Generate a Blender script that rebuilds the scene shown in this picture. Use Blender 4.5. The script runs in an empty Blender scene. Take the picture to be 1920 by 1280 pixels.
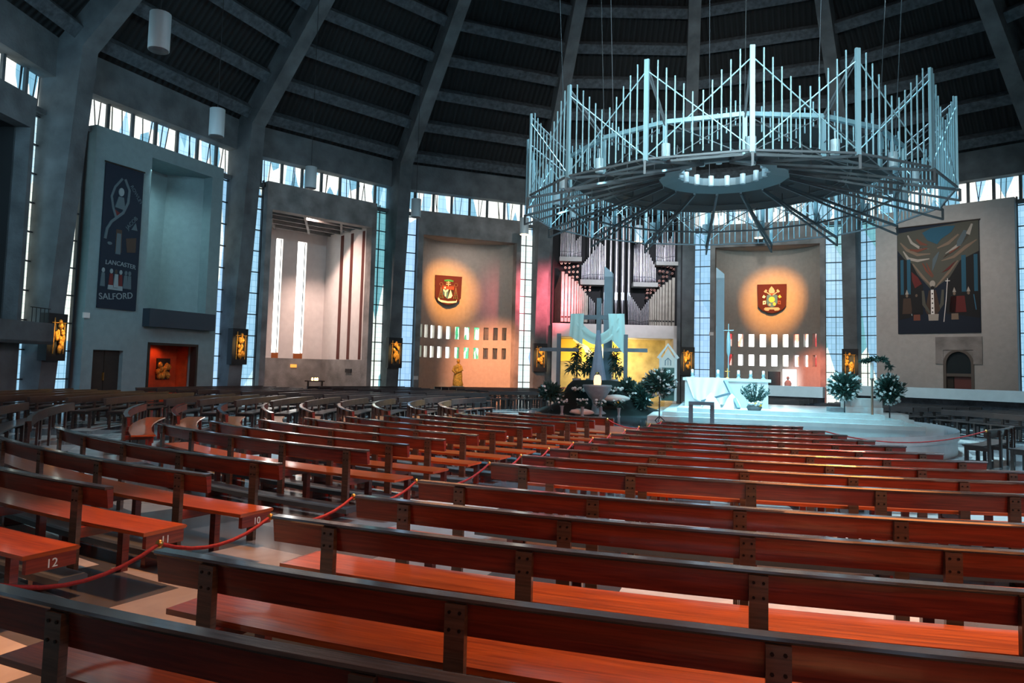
import bpy, math, random
from math import sin, cos, pi, radians, degrees, hypot, atan2
from mathutils import Vector, Matrix
random.seed(7)
COL = bpy.context.scene.collection
T0 = -3.467                                   # azimuth of the pillar beside the organ
def polar(r, az, z=0.0):
    a = radians(az); return (r*sin(a), r*cos(a), z)

# ------------------------------------------------------------------ mesh builder
class MB:
    def __init__(s): s.v=[]; s.f=[]; s.m=[]; s.uv=[]; s.sm=[]
    def add(s, vs, fs, m=0, uvs=None, smooth=False):
        b=len(s.v); s.v+= [tuple(v) for v in vs]
        for i,f in enumerate(fs):
            s.f.append([b+j for j in f]); s.m.append(m if isinstance(m,int) else m[i]); s.sm.append(smooth)
            if uvs: s.uv.append(uvs[i])
            else:
                P=[Vector(vs[j]) for j in f]
                n=(P[1]-P[0]).cross(P[2]-P[0])
                ax=max(range(3),key=lambda k:abs(n[k]))
                o=[k for k in range(3) if k!=ax]
                s.uv.append([(p[o[0]],p[o[1]]) for p in P])
        return s
    def fbox(s,F,u0,u1,a0,a1,z0,z1,m=0):
        V=[F(u,a,z) for u,a,z in ((u0,a0,z0),(u1,a0,z0),(u1,a1,z0),(u0,a1,z0),(u0,a0,z1),(u1,a0,z1),(u1,a1,z1),(u0,a1,z1))]
        fs=[(3,2,1,0),(4,5,6,7),(0,1,5,4),(1,2,6,5),(2,3,7,6),(3,0,4,7)]
        L=[(u0,a0,z0),(u1,a0,z0),(u1,a1,z0),(u0,a1,z0),(u0,a0,z1),(u1,a0,z1),(u1,a1,z1),(u0,a1,z1)]
        ch=[(0,1),(0,1),(0,2),(1,2),(0,2),(1,2)]
        s.add(V,fs,m,[[(L[j][c[0]],L[j][c[1]]) for j in f] for f,c in zip(fs,ch)]); return s
    def box(s,x0,x1,y0,y1,z0,z1,m=0): return s.fbox(lambda u,a,z:(u,a,z),x0,x1,y0,y1,z0,z1,m)
    def hexa(s,V,m=0):
        return s.add(V,[(3,2,1,0),(4,5,6,7),(0,1,5,4),(1,2,6,5),(2,3,7,6),(3,0,4,7)],m)
    def tube(s,p0,p1,r,n=6,m=0,r1=None,caps=True):
        p0=Vector(p0);p1=Vector(p1);d=(p1-p0)
        if d.length<1e-6: return s
        q=d.to_track_quat('Z','Y'); r1=r if r1 is None else r1
        V=[p0+q@Vector((r*cos(2*pi*i/n),r*sin(2*pi*i/n),0)) for i in range(n)]+[p1+q@Vector((r1*cos(2*pi*i/n),r1*sin(2*pi*i/n),0)) for i in range(n)]
        fs=[(i,(i+1)%n,n+(i+1)%n,n+i) for i in range(n)]
        s.add(V,fs,m,smooth=n>5)
        if caps: s.add(V[:n],[tuple(range(n-1,-1,-1))],m); s.add(V[n:],[tuple(range(n))],m)
        return s
    def bar(s,p0,p1,w,h,m=0):
        p0=Vector(p0);p1=Vector(p1);d=(p1-p0).normalized()
        sd=d.cross(Vector((0,0,1)))
        sd=Vector((1,0,0)) if sd.length<1e-4 else sd.normalized()
        up=sd.cross(d)
        V=[p+sd*a*w/2+up*b*h/2 for p in (p0,p1) for a,b in((-1,-1),(1,-1),(1,1),(-1,1))]
        return s.add(V,[(3,2,1,0),(4,5,6,7),(0,1,5,4),(1,2,6,5),(2,3,7,6),(3,0,4,7)],m)
    def path(s,pts,r,n=6,m=0):
        pts=[Vector(p) for p in pts]; V=[];fs=[]
        for i,p in enumerate(pts):
            d=(pts[min(i+1,len(pts)-1)]-pts[max(i-1,0)]); q=d.to_track_quat('Z','Y')
            rr=r[i] if isinstance(r,(list,tuple)) else r
            V+=[p+q@Vector((rr*cos(2*pi*k/n),rr*sin(2*pi*k/n),0)) for k in range(n)]
        for i in range(len(pts)-1):
            for k in range(n): fs.append((i*n+k,i*n+(k+1)%n,(i+1)*n+(k+1)%n,(i+1)*n+k))
        s.add(V,fs,m,smooth=True); s.add(V[:n],[tuple(range(n-1,-1,-1))],m); s.add(V[-n:],[tuple(range(n))],m); return s
    def lathe(s,o,prof,n=16,m=0,sx=1,sy=1,wob=None):
        V=[];fs=[]
        for j,(r,z) in enumerate(prof):
            for i in range(n):
                a=2*pi*i/n; k=1 if wob is None else wob(a,j)
                V.append((o[0]+r*k*cos(a)*sx,o[1]+r*k*sin(a)*sy,o[2]+z))
        for j in range(len(prof)-1):
            for i in range(n): fs.append((j*n+i,j*n+(i+1)%n,(j+1)*n+(i+1)%n,(j+1)*n+i))
        s.add(V,fs,m,smooth=True)
        if prof[0][0]>1e-4: s.add(V[:n],[tuple(range(n-1,-1,-1))],m)
        if prof[-1][0]>1e-4: s.add(V[-n:],[tuple(range(n))],m)
        return s
    def blob(s,c,rx,ry=None,rz=None,m=0,n=8,jit=0.0):
        ry=rx if ry is None else ry; rz=rx if rz is None else rz
        V=[];fs=[];h=max(4,n//2+1)
        for j in range(h+1):
            ph=pi*j/h
            for i in range(n):
                k=1+random.uniform(-jit,jit)
                V.append((c[0]+rx*k*sin(ph)*cos(2*pi*i/n),c[1]+ry*k*sin(ph)*sin(2*pi*i/n),c[2]-rz*k*cos(ph)))
        for j in range(h):
            for i in range(n): fs.append((j*n+i,j*n+(i+1)%n,(j+1)*n+(i+1)%n,(j+1)*n+i))
        return s.add(V,fs,m,smooth=True)
    def prism(s,F,poly,a0,a1,m=0):                 # polygon in (u,z) of frame F, between depths a0 (front) and a1
        n=len(poly); V=[F(u,a0,z) for u,z in poly]+[F(u,a1,z) for u,z in poly]
        s.add(V,[tuple(range(n))],m,[[tuple(p) for p in poly]])
        s.add(V,[tuple(range(2*n-1,n-1,-1))],m,[[tuple(p) for p in poly[::-1]]])
        fs=[(i,(i+1)%n,n+(i+1)%n,n+i) for i in range(n)]
        return s.add(V,fs,m)
    def arc(s,az0,az1,prof,m=0,n=None,uvs=True):   # profile (r,z) swept along azimuth
        n=n or max(2,int(abs(az1-az0)/1.1)); k=len(prof); V=[];fs=[];uv=[]
        R=sum(p[0] for p in prof)/k
        cum=[0]
        for i in range(k): a=prof[i];b=prof[(i+1)%k]; cum.append(cum[-1]+hypot(b[0]-a[0],b[1]-a[1]))
        for i in range(n+1):
            az=az0+(az1-az0)*i/n
            V+=[polar(r,az,z) for r,z in prof]
        for i in range(n):
            l0=radians(az0+(az1-az0)*i/n)*R; l1=radians(az0+(az1-az0)*(i+1)/n)*R
            for j in range(k):
                fs.append((i*k+j,i*k+(j+1)%k,(i+1)*k+(j+1)%k,(i+1)*k+j)); uv.append([(l0,cum[j]),(l0,cum[j+1]),(l1,cum[j+1]),(l1,cum[j])])
        s.add(V,fs,m,uv)
        s.add(V[:k],[tuple(range(k-1,-1,-1))],m); s.add(V[-k:],[tuple(range(k))],m); return s
    def sheet(s,fn,nx,ny,m=0):
        V=[fn(i/nx,j/ny) for j in range(ny+1) for i in range(nx+1)]
        fs=[(j*(nx+1)+i,j*(nx+1)+i+1,(j+1)*(nx+1)+i+1,(j+1)*(nx+1)+i) for j in range(ny) for i in range(nx)]
        return s.add(V,fs,m,smooth=True)
    def build(s,name,mats,parent=None,loc=None):
        me=bpy.data.meshes.new(name)
        if parent is not None: L=Vector(parent['_o'])
        elif loc is not None: L=Vector(loc)
        else: L=Vector((0,0,0))
        me.from_pydata([tuple(Vector(v)-L) for v in s.v],[],s.f)
        if not isinstance(mats,(list,tuple)): mats=[mats]
        for m in mats: me.materials.append(m)
        me.polygons.foreach_set('material_index',s.m); me.polygons.foreach_set('use_smooth',s.sm)
        ul=me.uv_layers.new(name='UVMap'); flat=[]
        for u in s.uv:
            for q in u: flat+= [q[0],q[1]]
        ul.data.foreach_set('uv',flat); me.update()
        import bmesh
        bm=bmesh.new(); bm.from_mesh(me); bmesh.ops.recalc_face_normals(bm,faces=bm.faces); bm.to_mesh(me); bm.free()
        o=bpy.data.objects.new(name,me); COL.objects.link(o)
        if parent is not None:
            o.parent=parent; o['_o']=tuple(L)
        else: o.location=L; o['_o']=tuple(L)
        return o
ALL=[]
def empty(name,loc):
    o=bpy.data.objects.new(name,None); COL.objects.link(o); o.location=loc; o['_o']=tuple(loc); o.empty_display_size=.2; return o
def tag(o,label,cat,group=None):
    o['label']=label; o['category']=cat
    if group: o['group']=group
    return o
def thing(name,label,cat,loc,group=None): return tag(empty(name,loc),label,cat,group)
def struct(o,label=None,cat=None):
    o['kind']='structure'
    if label: o['label']=label; o['category']=cat or 'structure'
    return o
def frame(az):
    a=radians(az); n=(sin(a),cos(a)); t=(cos(a),-sin(a))
    return lambda u,d,z:(n[0]*d+t[0]*u, n[1]*d+t[1]*u, z)
def baz(k): return T0+(k+.5)*22.5

# ------------------------------------------------------------------ materials
def nm(name):
    m=bpy.data.materials.new(name); m.use_nodes=True; nt=m.node_tree
    return m,nt,nt.nodes,nt.links,nt.nodes['Principled BSDF']
def mat(name,col,rough=.6,metal=0,spec=.5,noise=0,scale=3,bump=0,emit=None,es=0,coat=0,alpha=None,trans=0):
    m,nt,N,Lk,b=nm(name)
    b.inputs['Base Color'].default_value=(*col,1); b.inputs['Roughness'].default_value=rough; b.inputs['Metallic'].default_value=metal
    b.inputs['Specular IOR Level'].default_value=spec; b.inputs['Coat Weight'].default_value=coat; b.inputs['Coat Roughness'].default_value=.15
    if trans: b.inputs['Transmission Weight'].default_value=trans
    if emit: b.inputs['Emission Color'].default_value=(*emit,1); b.inputs['Emission Strength'].default_value=es
    if noise or bump:
        tc=N.new('ShaderNodeTexCoord'); n1=N.new('ShaderNodeTexNoise'); n1.inputs['Scale'].default_value=scale; n1.inputs['Detail'].default_value=6
        Lk.new(tc.outputs['Object'],n1.inputs['Vector'])
        if noise:
            r=N.new('ShaderNodeMapRange'); r.inputs['From Min'].default_value=.3; r.inputs['From Max'].default_value=.7
            r.inputs['To Min'].default_value=1-noise; r.inputs['To Max'].default_value=1+noise*.6
            mx=N.new('ShaderNodeMix'); mx.data_type='RGBA'; mx.blend_type='MULTIPLY'; mx.inputs[0].default_value=1
            mx.inputs[6].default_value=(*col,1); Lk.new(n1.outputs['Fac'],r.inputs['Value'])
            cc=N.new('ShaderNodeCombineColor')
            for i in range(3): Lk.new(r.outputs[0],cc.inputs[i])
            Lk.new(cc.outputs[0],mx.inputs[7]); Lk.new(mx.outputs[2],b.inputs['Base Color'])
        if bump:
            n2=N.new('ShaderNodeTexNoise'); n2.inputs['Scale'].default_value=scale*9; n2.inputs['Detail'].default_value=4; Lk.new(tc.outputs['Object'],n2.inputs['Vector'])
            bp=N.new('ShaderNodeBump'); bp.inputs['Strength'].default_value=bump; bp.inputs['Distance'].default_value=.03
            Lk.new(n2.outputs['Fac'],bp.inputs['Height']); Lk.new(bp.outputs[0],b.inputs['Normal'])
    return m
def emis(name,col,s):
    m,nt,N,Lk,b=nm(name); b.inputs['Base Color'].default_value=(0,0,0,1); b.inputs['Emission Color'].default_value=(*col,1); b.inputs['Emission Strength'].default_value=s; return m
def wood(name,c1,c2,rough=.3,coat=.35):
    m,nt,N,Lk,b=nm(name)
    uv=N.new('ShaderNodeUVMap'); mp=N.new('ShaderNodeMapping'); mp.inputs['Scale'].default_value=(1.2,22,1)
    oi=N.new('ShaderNodeObjectInfo'); ad=N.new('ShaderNodeVectorMath'); ad.operation='ADD'
    sc=N.new('ShaderNodeMath'); sc.operation='MULTIPLY'; sc.inputs[1].default_value=37.0
    Lk.new(oi.outputs['Random'],sc.inputs[0]); Lk.new(uv.outputs[0],ad.inputs[0]); Lk.new(sc.outputs[0],ad.inputs[1])
    Lk.new(ad.outputs[0],mp.inputs['Vector'])
    n1=N.new('ShaderNodeTexNoise'); n1.inputs['Scale'].default_value=2.2; n1.inputs['Detail'].default_value=8; n1.inputs['Distortion'].default_value=.6; Lk.new(mp.outputs[0],n1.inputs['Vector'])
    cr=N.new('ShaderNodeValToRGB'); cr.color_ramp.elements[0].position=.33; cr.color_ramp.elements[1].position=.72
    cr.color_ramp.elements[0].color=(*c1,1); cr.color_ramp.elements[1].color=(*c2,1); Lk.new(n1.outputs['Fac'],cr.inputs[0])
    hs=N.new('ShaderNodeHueSaturation'); mr=N.new('ShaderNodeMapRange'); mr.inputs['To Min'].default_value=.8; mr.inputs['To Max'].default_value=1.2
    Lk.new(oi.outputs['Random'],mr.inputs['Value']); Lk.new(mr.outputs[0],hs.inputs['Value']); Lk.new(cr.outputs[0],hs.inputs['Color']); Lk.new(hs.outputs[0],b.inputs['Base Color'])
    b.inputs['Roughness'].default_value=rough; b.inputs['Coat Weight'].default_value=coat; b.inputs['Coat Roughness'].default_value=.12
    bp=N.new('ShaderNodeBump'); bp.inputs['Strength'].default_value=.12; bp.inputs['Distance'].default_value=.01; Lk.new(n1.outputs['Fac'],bp.inputs['Height']); Lk.new(bp.outputs[0],b.inputs['Normal'])
    return m
def glass_mat(name,cells,strength,lead=(.25,.12),leadw=.012,big=1.1,seed=0):
    """leaded window glass lit by daylight: small panes inside drifting patches of colour"""
    m,nt,N,Lk,b=nm(name)
    uv=N.new('ShaderNodeUVMap'); mp=N.new('ShaderNodeMapping'); mp.inputs['Location'].default_value=(seed*3.1,seed*1.7,0); Lk.new(uv.outputs[0],mp.inputs['Vector'])
    vo=N.new('ShaderNodeTexVoronoi'); vo.inputs['Scale'].default_value=big; vo.voronoi_dimensions='2D'; mq=N.new('ShaderNodeMapping'); mq.inputs['Scale'].default_value=(1.7,.4,1); mq.inputs['Rotation'].default_value=(0,0,.06); Lk.new(mp.outputs[0],mq.inputs['Vector']); Lk.new(mq.outputs[0],vo.inputs['Vector'])
    sp=N.new('ShaderNodeSeparateColor'); Lk.new(vo.outputs['Color'],sp.inputs[0])
    cr=N.new('ShaderNodeValToRGB'); cr.color_ramp.interpolation='CONSTANT'; e=cr.color_ramp.elements
    e[0].position=0; e[0].color=(*cells[0],1); e[1].position=1/len(cells); e[1].color=(*cells[1],1)
    for i in range(2,len(cells)):
        q=e.new(i/len(cells)); q.color=(*cells[i],1)
    Lk.new(sp.outputs[0],cr.inputs[0])
    br=N.new('ShaderNodeTexBrick'); br.offset=0; br.inputs['Scale'].default_value=1; br.inputs['Brick Width'].default_value=lead[1]; br.inputs['Row Height'].default_value=lead[0]
    br.inputs['Mortar Size'].default_value=leadw; br.inputs['Mortar Smooth'].default_value=.1
    br.inputs['Color1'].default_value=(1,1,1,1); br.inputs['Color2'].default_value=(.8,.86,.9,1); br.inputs['Mortar'].default_value=(.5,.62,.66,1); Lk.new(mp.outputs[0],br.inputs['Vector'])
    mx=N.new('ShaderNodeMix'); mx.data_type='RGBA'; mx.blend_type='MULTIPLY'; mx.inputs[0].default_value=1
    Lk.new(cr.outputs[0],mx.inputs[6]); Lk.new(br.outputs['Color'],mx.inputs[7]); Lk.new(mx.outputs[2],b.inputs['Emission Color'])
    b.inputs['Base Color'].default_value=(.02,.03,.04,1); b.inputs['Emission Strength'].default_value=strength; b.inputs['Roughness'].default_value=.3
    return m
def floor_mat():
    m,nt,N,Lk,b=nm('marble_floor')
    tc=N.new('ShaderNodeTexCoord'); sx=N.new('ShaderNodeSeparateXYZ'); Lk.new(tc.outputs['Object'],sx.inputs[0])
    def M(op,a,bv=None,c=None):
        n=N.new('ShaderNodeMath'); n.operation=op
        for i,x in enumerate((a,bv,c)):
            if x is None: continue
            if isinstance(x,(int,float)): n.inputs[i].default_value=x
            else: Lk.new(x,n.inputs[i])
        return n.outputs[0]
    r=M('SQRT',M('ADD',M('MULTIPLY',sx.outputs[0],sx.outputs[0]),M('MULTIPLY',sx.outputs[1],sx.outputs[1])))
    a=M('ARCTAN2',sx.outputs[0],sx.outputs[1])
    # bands 0.87 m deep, slabs laid along them with a joint pattern that shifts band by band
    band=M('FLOOR',M('DIVIDE',r,.62)); 
    al=M('MULTIPLY',a,M('MULTIPLY',M('ADD',band,.5),.62))
    sl=M('FLOOR',M('ADD',M('DIVIDE',al,1.15),M('MULTIPLY',band,.37)))
    cb=N.new('ShaderNodeCombineXYZ'); Lk.new(band,cb.inputs[0]); Lk.new(sl,cb.inputs[1])
    wn=N.new('ShaderNodeTexWhiteNoise'); wn.noise_dimensions='2D'; Lk.new(cb.outputs[0],wn.inputs['Vector'])
    cr=N.new('ShaderNodeValToRGB'); cr.color_ramp.interpolation='CONSTANT'; e=cr.color_ramp.elements
    e[0].position=0; e[0].color=(.045,.05,.056,1); e[1].position=.3; e[1].color=(.1,.105,.11,1)
    for p,c in ((.52,(.2,.2,.2)),(.66,(.46,.45,.42)),(.9,(.32,.32,.31))):
        q=e.new(p); q.color=(*c,1)
    Lk.new(wn.outputs['Value'],cr.inputs[0])
    n1=N.new('ShaderNodeTexNoise'); n1.inputs['Scale'].default_value=2.5; n1.inputs['Detail'].default_value=9; n1.inputs['Distortion'].default_value=1.5; Lk.new(tc.outputs['Object'],n1.inputs['Vector'])
    mr=N.new('ShaderNodeMapRange'); mr.inputs['To Min'].default_value=.7; mr.inputs['To Max'].default_value=1.25; Lk.new(n1.outputs['Fac'],mr.inputs['Value'])
    mx=N.new('ShaderNodeMix'); mx.data_type='RGBA'; mx.blend_type='MULTIPLY'; mx.inputs[0].default_value=1; Lk.new(cr.outputs[0],mx.inputs[6])
    cc=N.new('ShaderNodeCombineColor')
    for i in range(3): Lk.new(mr.outputs[0],cc.inputs[i])
    Lk.new(cc.outputs[0],mx.inputs[7]); Lk.new(mx.outputs[2],b.inputs['Base Color'])
    b.inputs['Roughness'].default_value=.2; b.inputs['Specular IOR Level'].default_value=.5
    return m
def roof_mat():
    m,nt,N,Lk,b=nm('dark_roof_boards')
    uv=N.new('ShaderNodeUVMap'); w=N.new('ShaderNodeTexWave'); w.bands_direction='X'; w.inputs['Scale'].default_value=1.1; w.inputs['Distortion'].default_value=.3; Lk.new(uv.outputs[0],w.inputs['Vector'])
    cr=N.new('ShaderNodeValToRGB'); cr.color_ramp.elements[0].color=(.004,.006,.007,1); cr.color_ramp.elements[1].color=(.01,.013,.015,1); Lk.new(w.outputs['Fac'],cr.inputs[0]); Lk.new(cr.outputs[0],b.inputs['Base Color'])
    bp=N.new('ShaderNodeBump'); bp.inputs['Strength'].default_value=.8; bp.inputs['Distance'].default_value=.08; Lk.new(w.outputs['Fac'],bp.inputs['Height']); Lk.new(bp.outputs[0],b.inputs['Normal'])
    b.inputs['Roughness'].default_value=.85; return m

M={}
M['conc']=mat('board_marked_concrete',(.25,.25,.245),.85,noise=.4,scale=1.3,bump=.5)
M['conc_d']=mat('dark_concrete',(.115,.135,.145),.9,noise=.4,scale=1.1,bump=.6)
M['purlin']=mat('speckled_concrete',(.075,.095,.11),.95,noise=.5,scale=5,bump=.8)
M['plaster']=mat('rough_white_plaster',(.42,.43,.42),.9,noise=.08,scale=4,bump=.35)
M['plaster_w']=mat('smooth_white_plaster',(.74,.72,.7),.85,noise=.06,scale=3,bump=.15)
M['plaster_t']=mat('teal_lit_plaster',(.2,.29,.31),.9,noise=.08,scale=4,bump=.35)  # white plaster with the teal of the cool light put into its colour
M['niche']=mat('niche_plaster',(.31,.3,.27),.9,noise=.08,scale=5,bump=.4)
M['frame']=mat('window_lead',(.02,.03,.04),.6)
M['dark']=mat('blackened_panel',(.012,.015,.018),.7)
M['dwood']=mat('dark_door_timber',(.022,.016,.012),.6,noise=.3,scale=4)
M['glass']=glass_mat('leaded_glass_pale',[(.85,.88,.76),(.3,.52,.68),(.8,.86,.8),(.25,.45,.6),(.55,.75,.82),(.15,.38,.42)],1.5,lead=(.3,.2),leadw=.012,big=.45)
M['glass2']=glass_mat('leaded_glass_blue',[(.28,.48,.72),(.8,.86,.8),(.35,.56,.78),(.28,.5,.7)],1.4,lead=(.34,.24),leadw=.009,big=.4,seed=3)
M['glassc']=glass_mat('clerestory_glass',[(1,.98,.86),(.95,.95,.88),(.4,.65,.85),(1,.98,.9),(.2,.42,.55)],1.5,lead=(.5,.24),leadw=.01,big=1.3,seed=5)
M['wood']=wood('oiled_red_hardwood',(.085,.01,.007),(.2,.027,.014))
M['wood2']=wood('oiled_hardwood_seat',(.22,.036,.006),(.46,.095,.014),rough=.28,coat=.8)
M['woodd']=wood('shaded_hardwood',(.018,.014,.014),(.045,.03,.027),rough=.3)  # pew wood of the far blocks, their shade put into the colour
M['postw']=wood('grey_brown_post_wood',(.035,.024,.018),(.1,.062,.042),rough=.4)
M['railw']=wood('grey_sheen_rail_wood',(.028,.02,.017),(.065,.045,.036),rough=.2,coat=1)  # greyed rail wood, the cool sheen on the tops put into its colour
M['bolt']=mat('dark_bolt',(.01,.009,.008),.5,.6)
M['pad']=mat('blue_grey_leatherette',(.05,.065,.075),.35,noise=.2,scale=6)
M['floor']=floor_mat(); M['roof']=roof_mat()
M['white']=mat('white_marble',(.66,.74,.76),.3,noise=.1,scale=3)
M['step']=mat('pale_marble_step',(.58,.72,.75),.25,noise=.12,scale=3)
M['disc']=mat('polished_grey_marble',(.1,.14,.17),.08,noise=.25,scale=1.2)
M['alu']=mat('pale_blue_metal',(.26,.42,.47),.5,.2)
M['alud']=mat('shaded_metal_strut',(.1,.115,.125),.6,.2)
M['lampm']=mat('lamp_housing',(.5,.62,.66),.5,.1)
M['gold']=mat('gilded_bronze',(.8,.4,.07),.35,.45,noise=.5,scale=14,bump=.6)
M['pipe']=mat('tin_organ_pipe',(.5,.5,.54),.3,.85,noise=.12,scale=4)
M['pipew']=mat('zinc_organ_pipe',(.34,.32,.28),.5,.35,noise=.2,scale=3)
M['pipem']=mat('organ_pipe_mouth',(.42,.55,.62),.3,.5)
M['organdark']=mat('organ_case_black',(.008,.009,.012),.8)
M['red']=mat('deep_red_paint',(.3,.02,.015),.6)
M['rope']=mat('red_rope',(.28,.012,.012),.8,noise=.3,scale=60)
M['brass']=mat('brass_hook',(.55,.3,.08),.3,.9)
M['leaf']=mat('dark_green_leaf',(.018,.07,.06),.5,noise=.4,scale=8)
M['leaf2']=mat('teal_green_leaf',(.04,.13,.12),.5,noise=.4,scale=8)
M['petal']=mat('white_petal',(.62,.75,.76),.6)
M['yellowp']=mat('yellow_petal',(.7,.4,.03),.6)
M['crossw']=mat('blue_grey_timber',(.1,.16,.2),.6,noise=.15,scale=6)
M['slab']=mat('grey_blue_stone',(.13,.22,.28),.5,noise=.1,scale=3)
M['slabt']=mat('pale_stone_cap',(.3,.42,.5),.5)
M['cyan']=mat('pale_turquoise_cloth',(.45,.8,.82),.8)
M['bluec']=mat('grey_blue_cloth',(.2,.3,.42),.8,noise=.1,scale=4)
M['green']=mat('dark_green_cloth',(.002,.013,.013),.85,noise=.4,scale=3)
M['stone']=mat('carved_grey_stone',(.26,.32,.36),.7,noise=.2,scale=8,bump=.3)
M['linen']=mat('white_linen',(.68,.72,.7),.8)

# ------------------------------------------------------------------ setting: floor, pillars, roof
fl=MB(); n=64
V=[(0,0,0)]+[polar(34,360*i/n) for i in range(n)]
fl.add(V,[(0,1+(i+1)%n,1+i) for i in range(n)])
struct(fl.build('floor',M['floor']),'polished marble floor in grey and white slabs','floor')
R0,Z0,SL=21.37,12.72,1.077
nr,nz=.733,.68                                # outward normal of the roof slope
def slope(s,off=0): return R0-s+nr*off, Z0+SL*s+nz*off
for k in range(-9,7):
    az=T0+k*22.5; F=frame(az); mb=MB()
    # upright leg: inner edge leans in, outer edge plumb, front narrower than back
    def ring(z,ri,ro,wi,wo): return [F(-wi,ri,z),F(wi,ri,z),F(wo,ro,z),F(-wo,ro,z)]
    lv=[ring(0,22.3,23.1,.34,.4),ring(6,21.86,23.1,.34,.42),ring(Z0,R0,23.1,.35,.45)]
    for a,b in zip(lv,lv[1:]): mb.hexa(a+b)
    s1=17.3; r1,z1=slope(s1); r2,z2=slope(s1,1.15); r3,z3=slope(0,1.15)
    a=[F(-.35,R0,Z0),F(.35,R0,Z0),F(.4,23.1,Z0+.0),F(-.4,23.1,Z0)]
    b=[F(-.22,r1,z1),F(.22,r1,z1),F(.22,r2,z2),F(-.22,r2,z2)]
    mb.hexa(a+b)
    struct(mb.build('trim_pillar',M['conc_d']),'tall bent concrete pillar rising into a roof rib','pillar')
# purlins and roof skin
for k in range(-9,7):
    a0=T0+k*22.5; a1=a0+22.5
    pu=MB()
    for i in range(13):
        s=.12+i*1.262
        if R0-s<5.2: break
        q=[]
        for az in (a0,a1):
            F=frame(az)
            q.append([F(0,*slope(s-.17,.5)),F(0,*slope(s+.17,.5)),F(0,*slope(s+.17,.98)),F(0,*slope(s-.17,.98))])
        pu.hexa(q[0]+q[1])
    struct(pu.build('trim_purlin',M['purlin']),'concrete purlins crossing one bay of the dark roof','beam')
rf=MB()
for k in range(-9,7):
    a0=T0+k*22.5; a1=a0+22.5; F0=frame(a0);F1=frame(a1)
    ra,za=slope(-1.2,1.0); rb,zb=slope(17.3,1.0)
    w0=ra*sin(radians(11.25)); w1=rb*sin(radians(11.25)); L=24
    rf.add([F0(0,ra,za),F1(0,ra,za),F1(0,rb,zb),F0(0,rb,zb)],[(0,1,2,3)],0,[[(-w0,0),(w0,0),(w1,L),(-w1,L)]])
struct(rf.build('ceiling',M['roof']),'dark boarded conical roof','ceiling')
# lantern tower over the crossing
lt=MB(); rb,zb=slope(17.3,1.0)
for k in range(16):
    a0=T0+k*22.5; F0=frame(a0);F1=frame(a0+22.5)
    lt.add([F0(0,rb,zb),F1(0,rb,zb),F1(0,rb,zb+10),F0(0,rb,zb+10)],[(0,1,2,3)],0,[[(k*1.6,0),(k*1.6+1.6,0),(k*1.6+1.6,10),(k*1.6,10)]])
lt.add([frame(T0+k*22.5)(0,rb,zb+10) for k in range(16)],[tuple(range(16))],1)
M['lant']=glass_mat('lantern_glass',[(.2,.5,.9),(.9,.6,.2),(.7,.15,.1),(.6,.85,.95)],3,big=.35,seed=9)
struct(lt.build('window_90',[M['lant'],M['conc_d']]),'stained glass lantern tower above the altar','window')

# ------------------------------------------------------------------ generic bay pieces
WN=[0]
def window(label,name=None):
    WN[0]+=1; o=empty('window_%d'%WN[0],(0,0,0)); struct(o,label,'window'); return o
def strip_window(k,u0,u1,gm,z0=0.05,z1=10.6):
    F=frame(baz(k)); o=window('tall narrow leaded window strip beside a concrete pillar')
    g=MB(); g.add([F(u0,22.62,z0),F(u1,22.62,z0),F(u1,22.62,z1),F(u0,22.62,z1)],[(0,1,2,3)],0,[[(u0+k*7,z0),(u1+k*7,z0),(u1+k*7,z1),(u0+k*7,z1)]])
    g.build('window_pane',gm,o)
    f=MB(); z=z0+.95
    while z<z1: f.fbox(F,u0,u1,22.5,22.6,z-.022,z+.022); z+=1.02
    for u in (u0,u1): f.fbox(F,u-.028,u+.028,22.45,22.65,z0,z1)
    f.fbox(F,u0+(u1-u0)*.45-.012,u0+(u1-u0)*.45+.012,22.52,22.6,z0,z1)
    f.build('window_frame',M['frame'],o)
def clerestory(k):
    F=frame(baz(k)); o=window('row of small leaded clerestory windows under the ring beam')
    g=MB(); g.add([F(-4.35,22.62,10.3),F(4.35,22.62,10.3),F(4.35,22.62,11.75),F(-4.35,22.62,11.75)],[(0,1,2,3)],0,[[(-4.35+k*9,0),(4.35+k*9,0),(4.35+k*9,1.3),(-4.35+k*9,1.3)]])
    g.build('window_pane',M['glassc'],o)
    f=MB(); n=8; w=8.7/n
    rnd=random.Random(k*5+3)
    for i in range(n+1):
        u=-4.35+i*w; f.fbox(F,u-.065,u+.065,22.5,22.6,10.3,11.75,0)
        if i<n:
            for q in range(2):     # slanting glazing bars
                a=u+w*(.2+.6*rnd.random()); b=a+rnd.uniform(-.18,.18)
                f.bar(F(a,22.58,10.35),F(b,22.58,11.6),.03,.03,1)
    f.fbox(F,-4.35,4.35,22.3,22.6,10.25,10.42,0)
    f.build('window_frame',[M['conc_d'],M['frame']],o)
def beam(k):
    F=frame(baz(k)); b=MB(); b.fbox(F,-4.35,4.35,22.0,22.7,11.62,13.45)
    return struct(b.build('trim_ring_beam',M['conc_d']),'heavy concrete ring beam above the clerestory','beam')
def bay_common(k,gl=None,gr=None):
    strip_window(k,-4.28,-3.1,gl or M['glass']); strip_window(k,3.1,4.28,gr or M['glass2']); clerestory(k); beam(k)
PF,PB=22.0,22.55                    # panel front, back
def skin(k):                        # outer skin behind each bay so nothing shows through
    pass
def plain_panel(k,name,m,z1=10.45):
    F=frame(baz(k)); b=MB(); b.fbox(F,-3.1,3.1,PF,PB,0,z1); return struct(b.build(name,m),'plain rendered wall panel between two pillars','wall')
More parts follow.
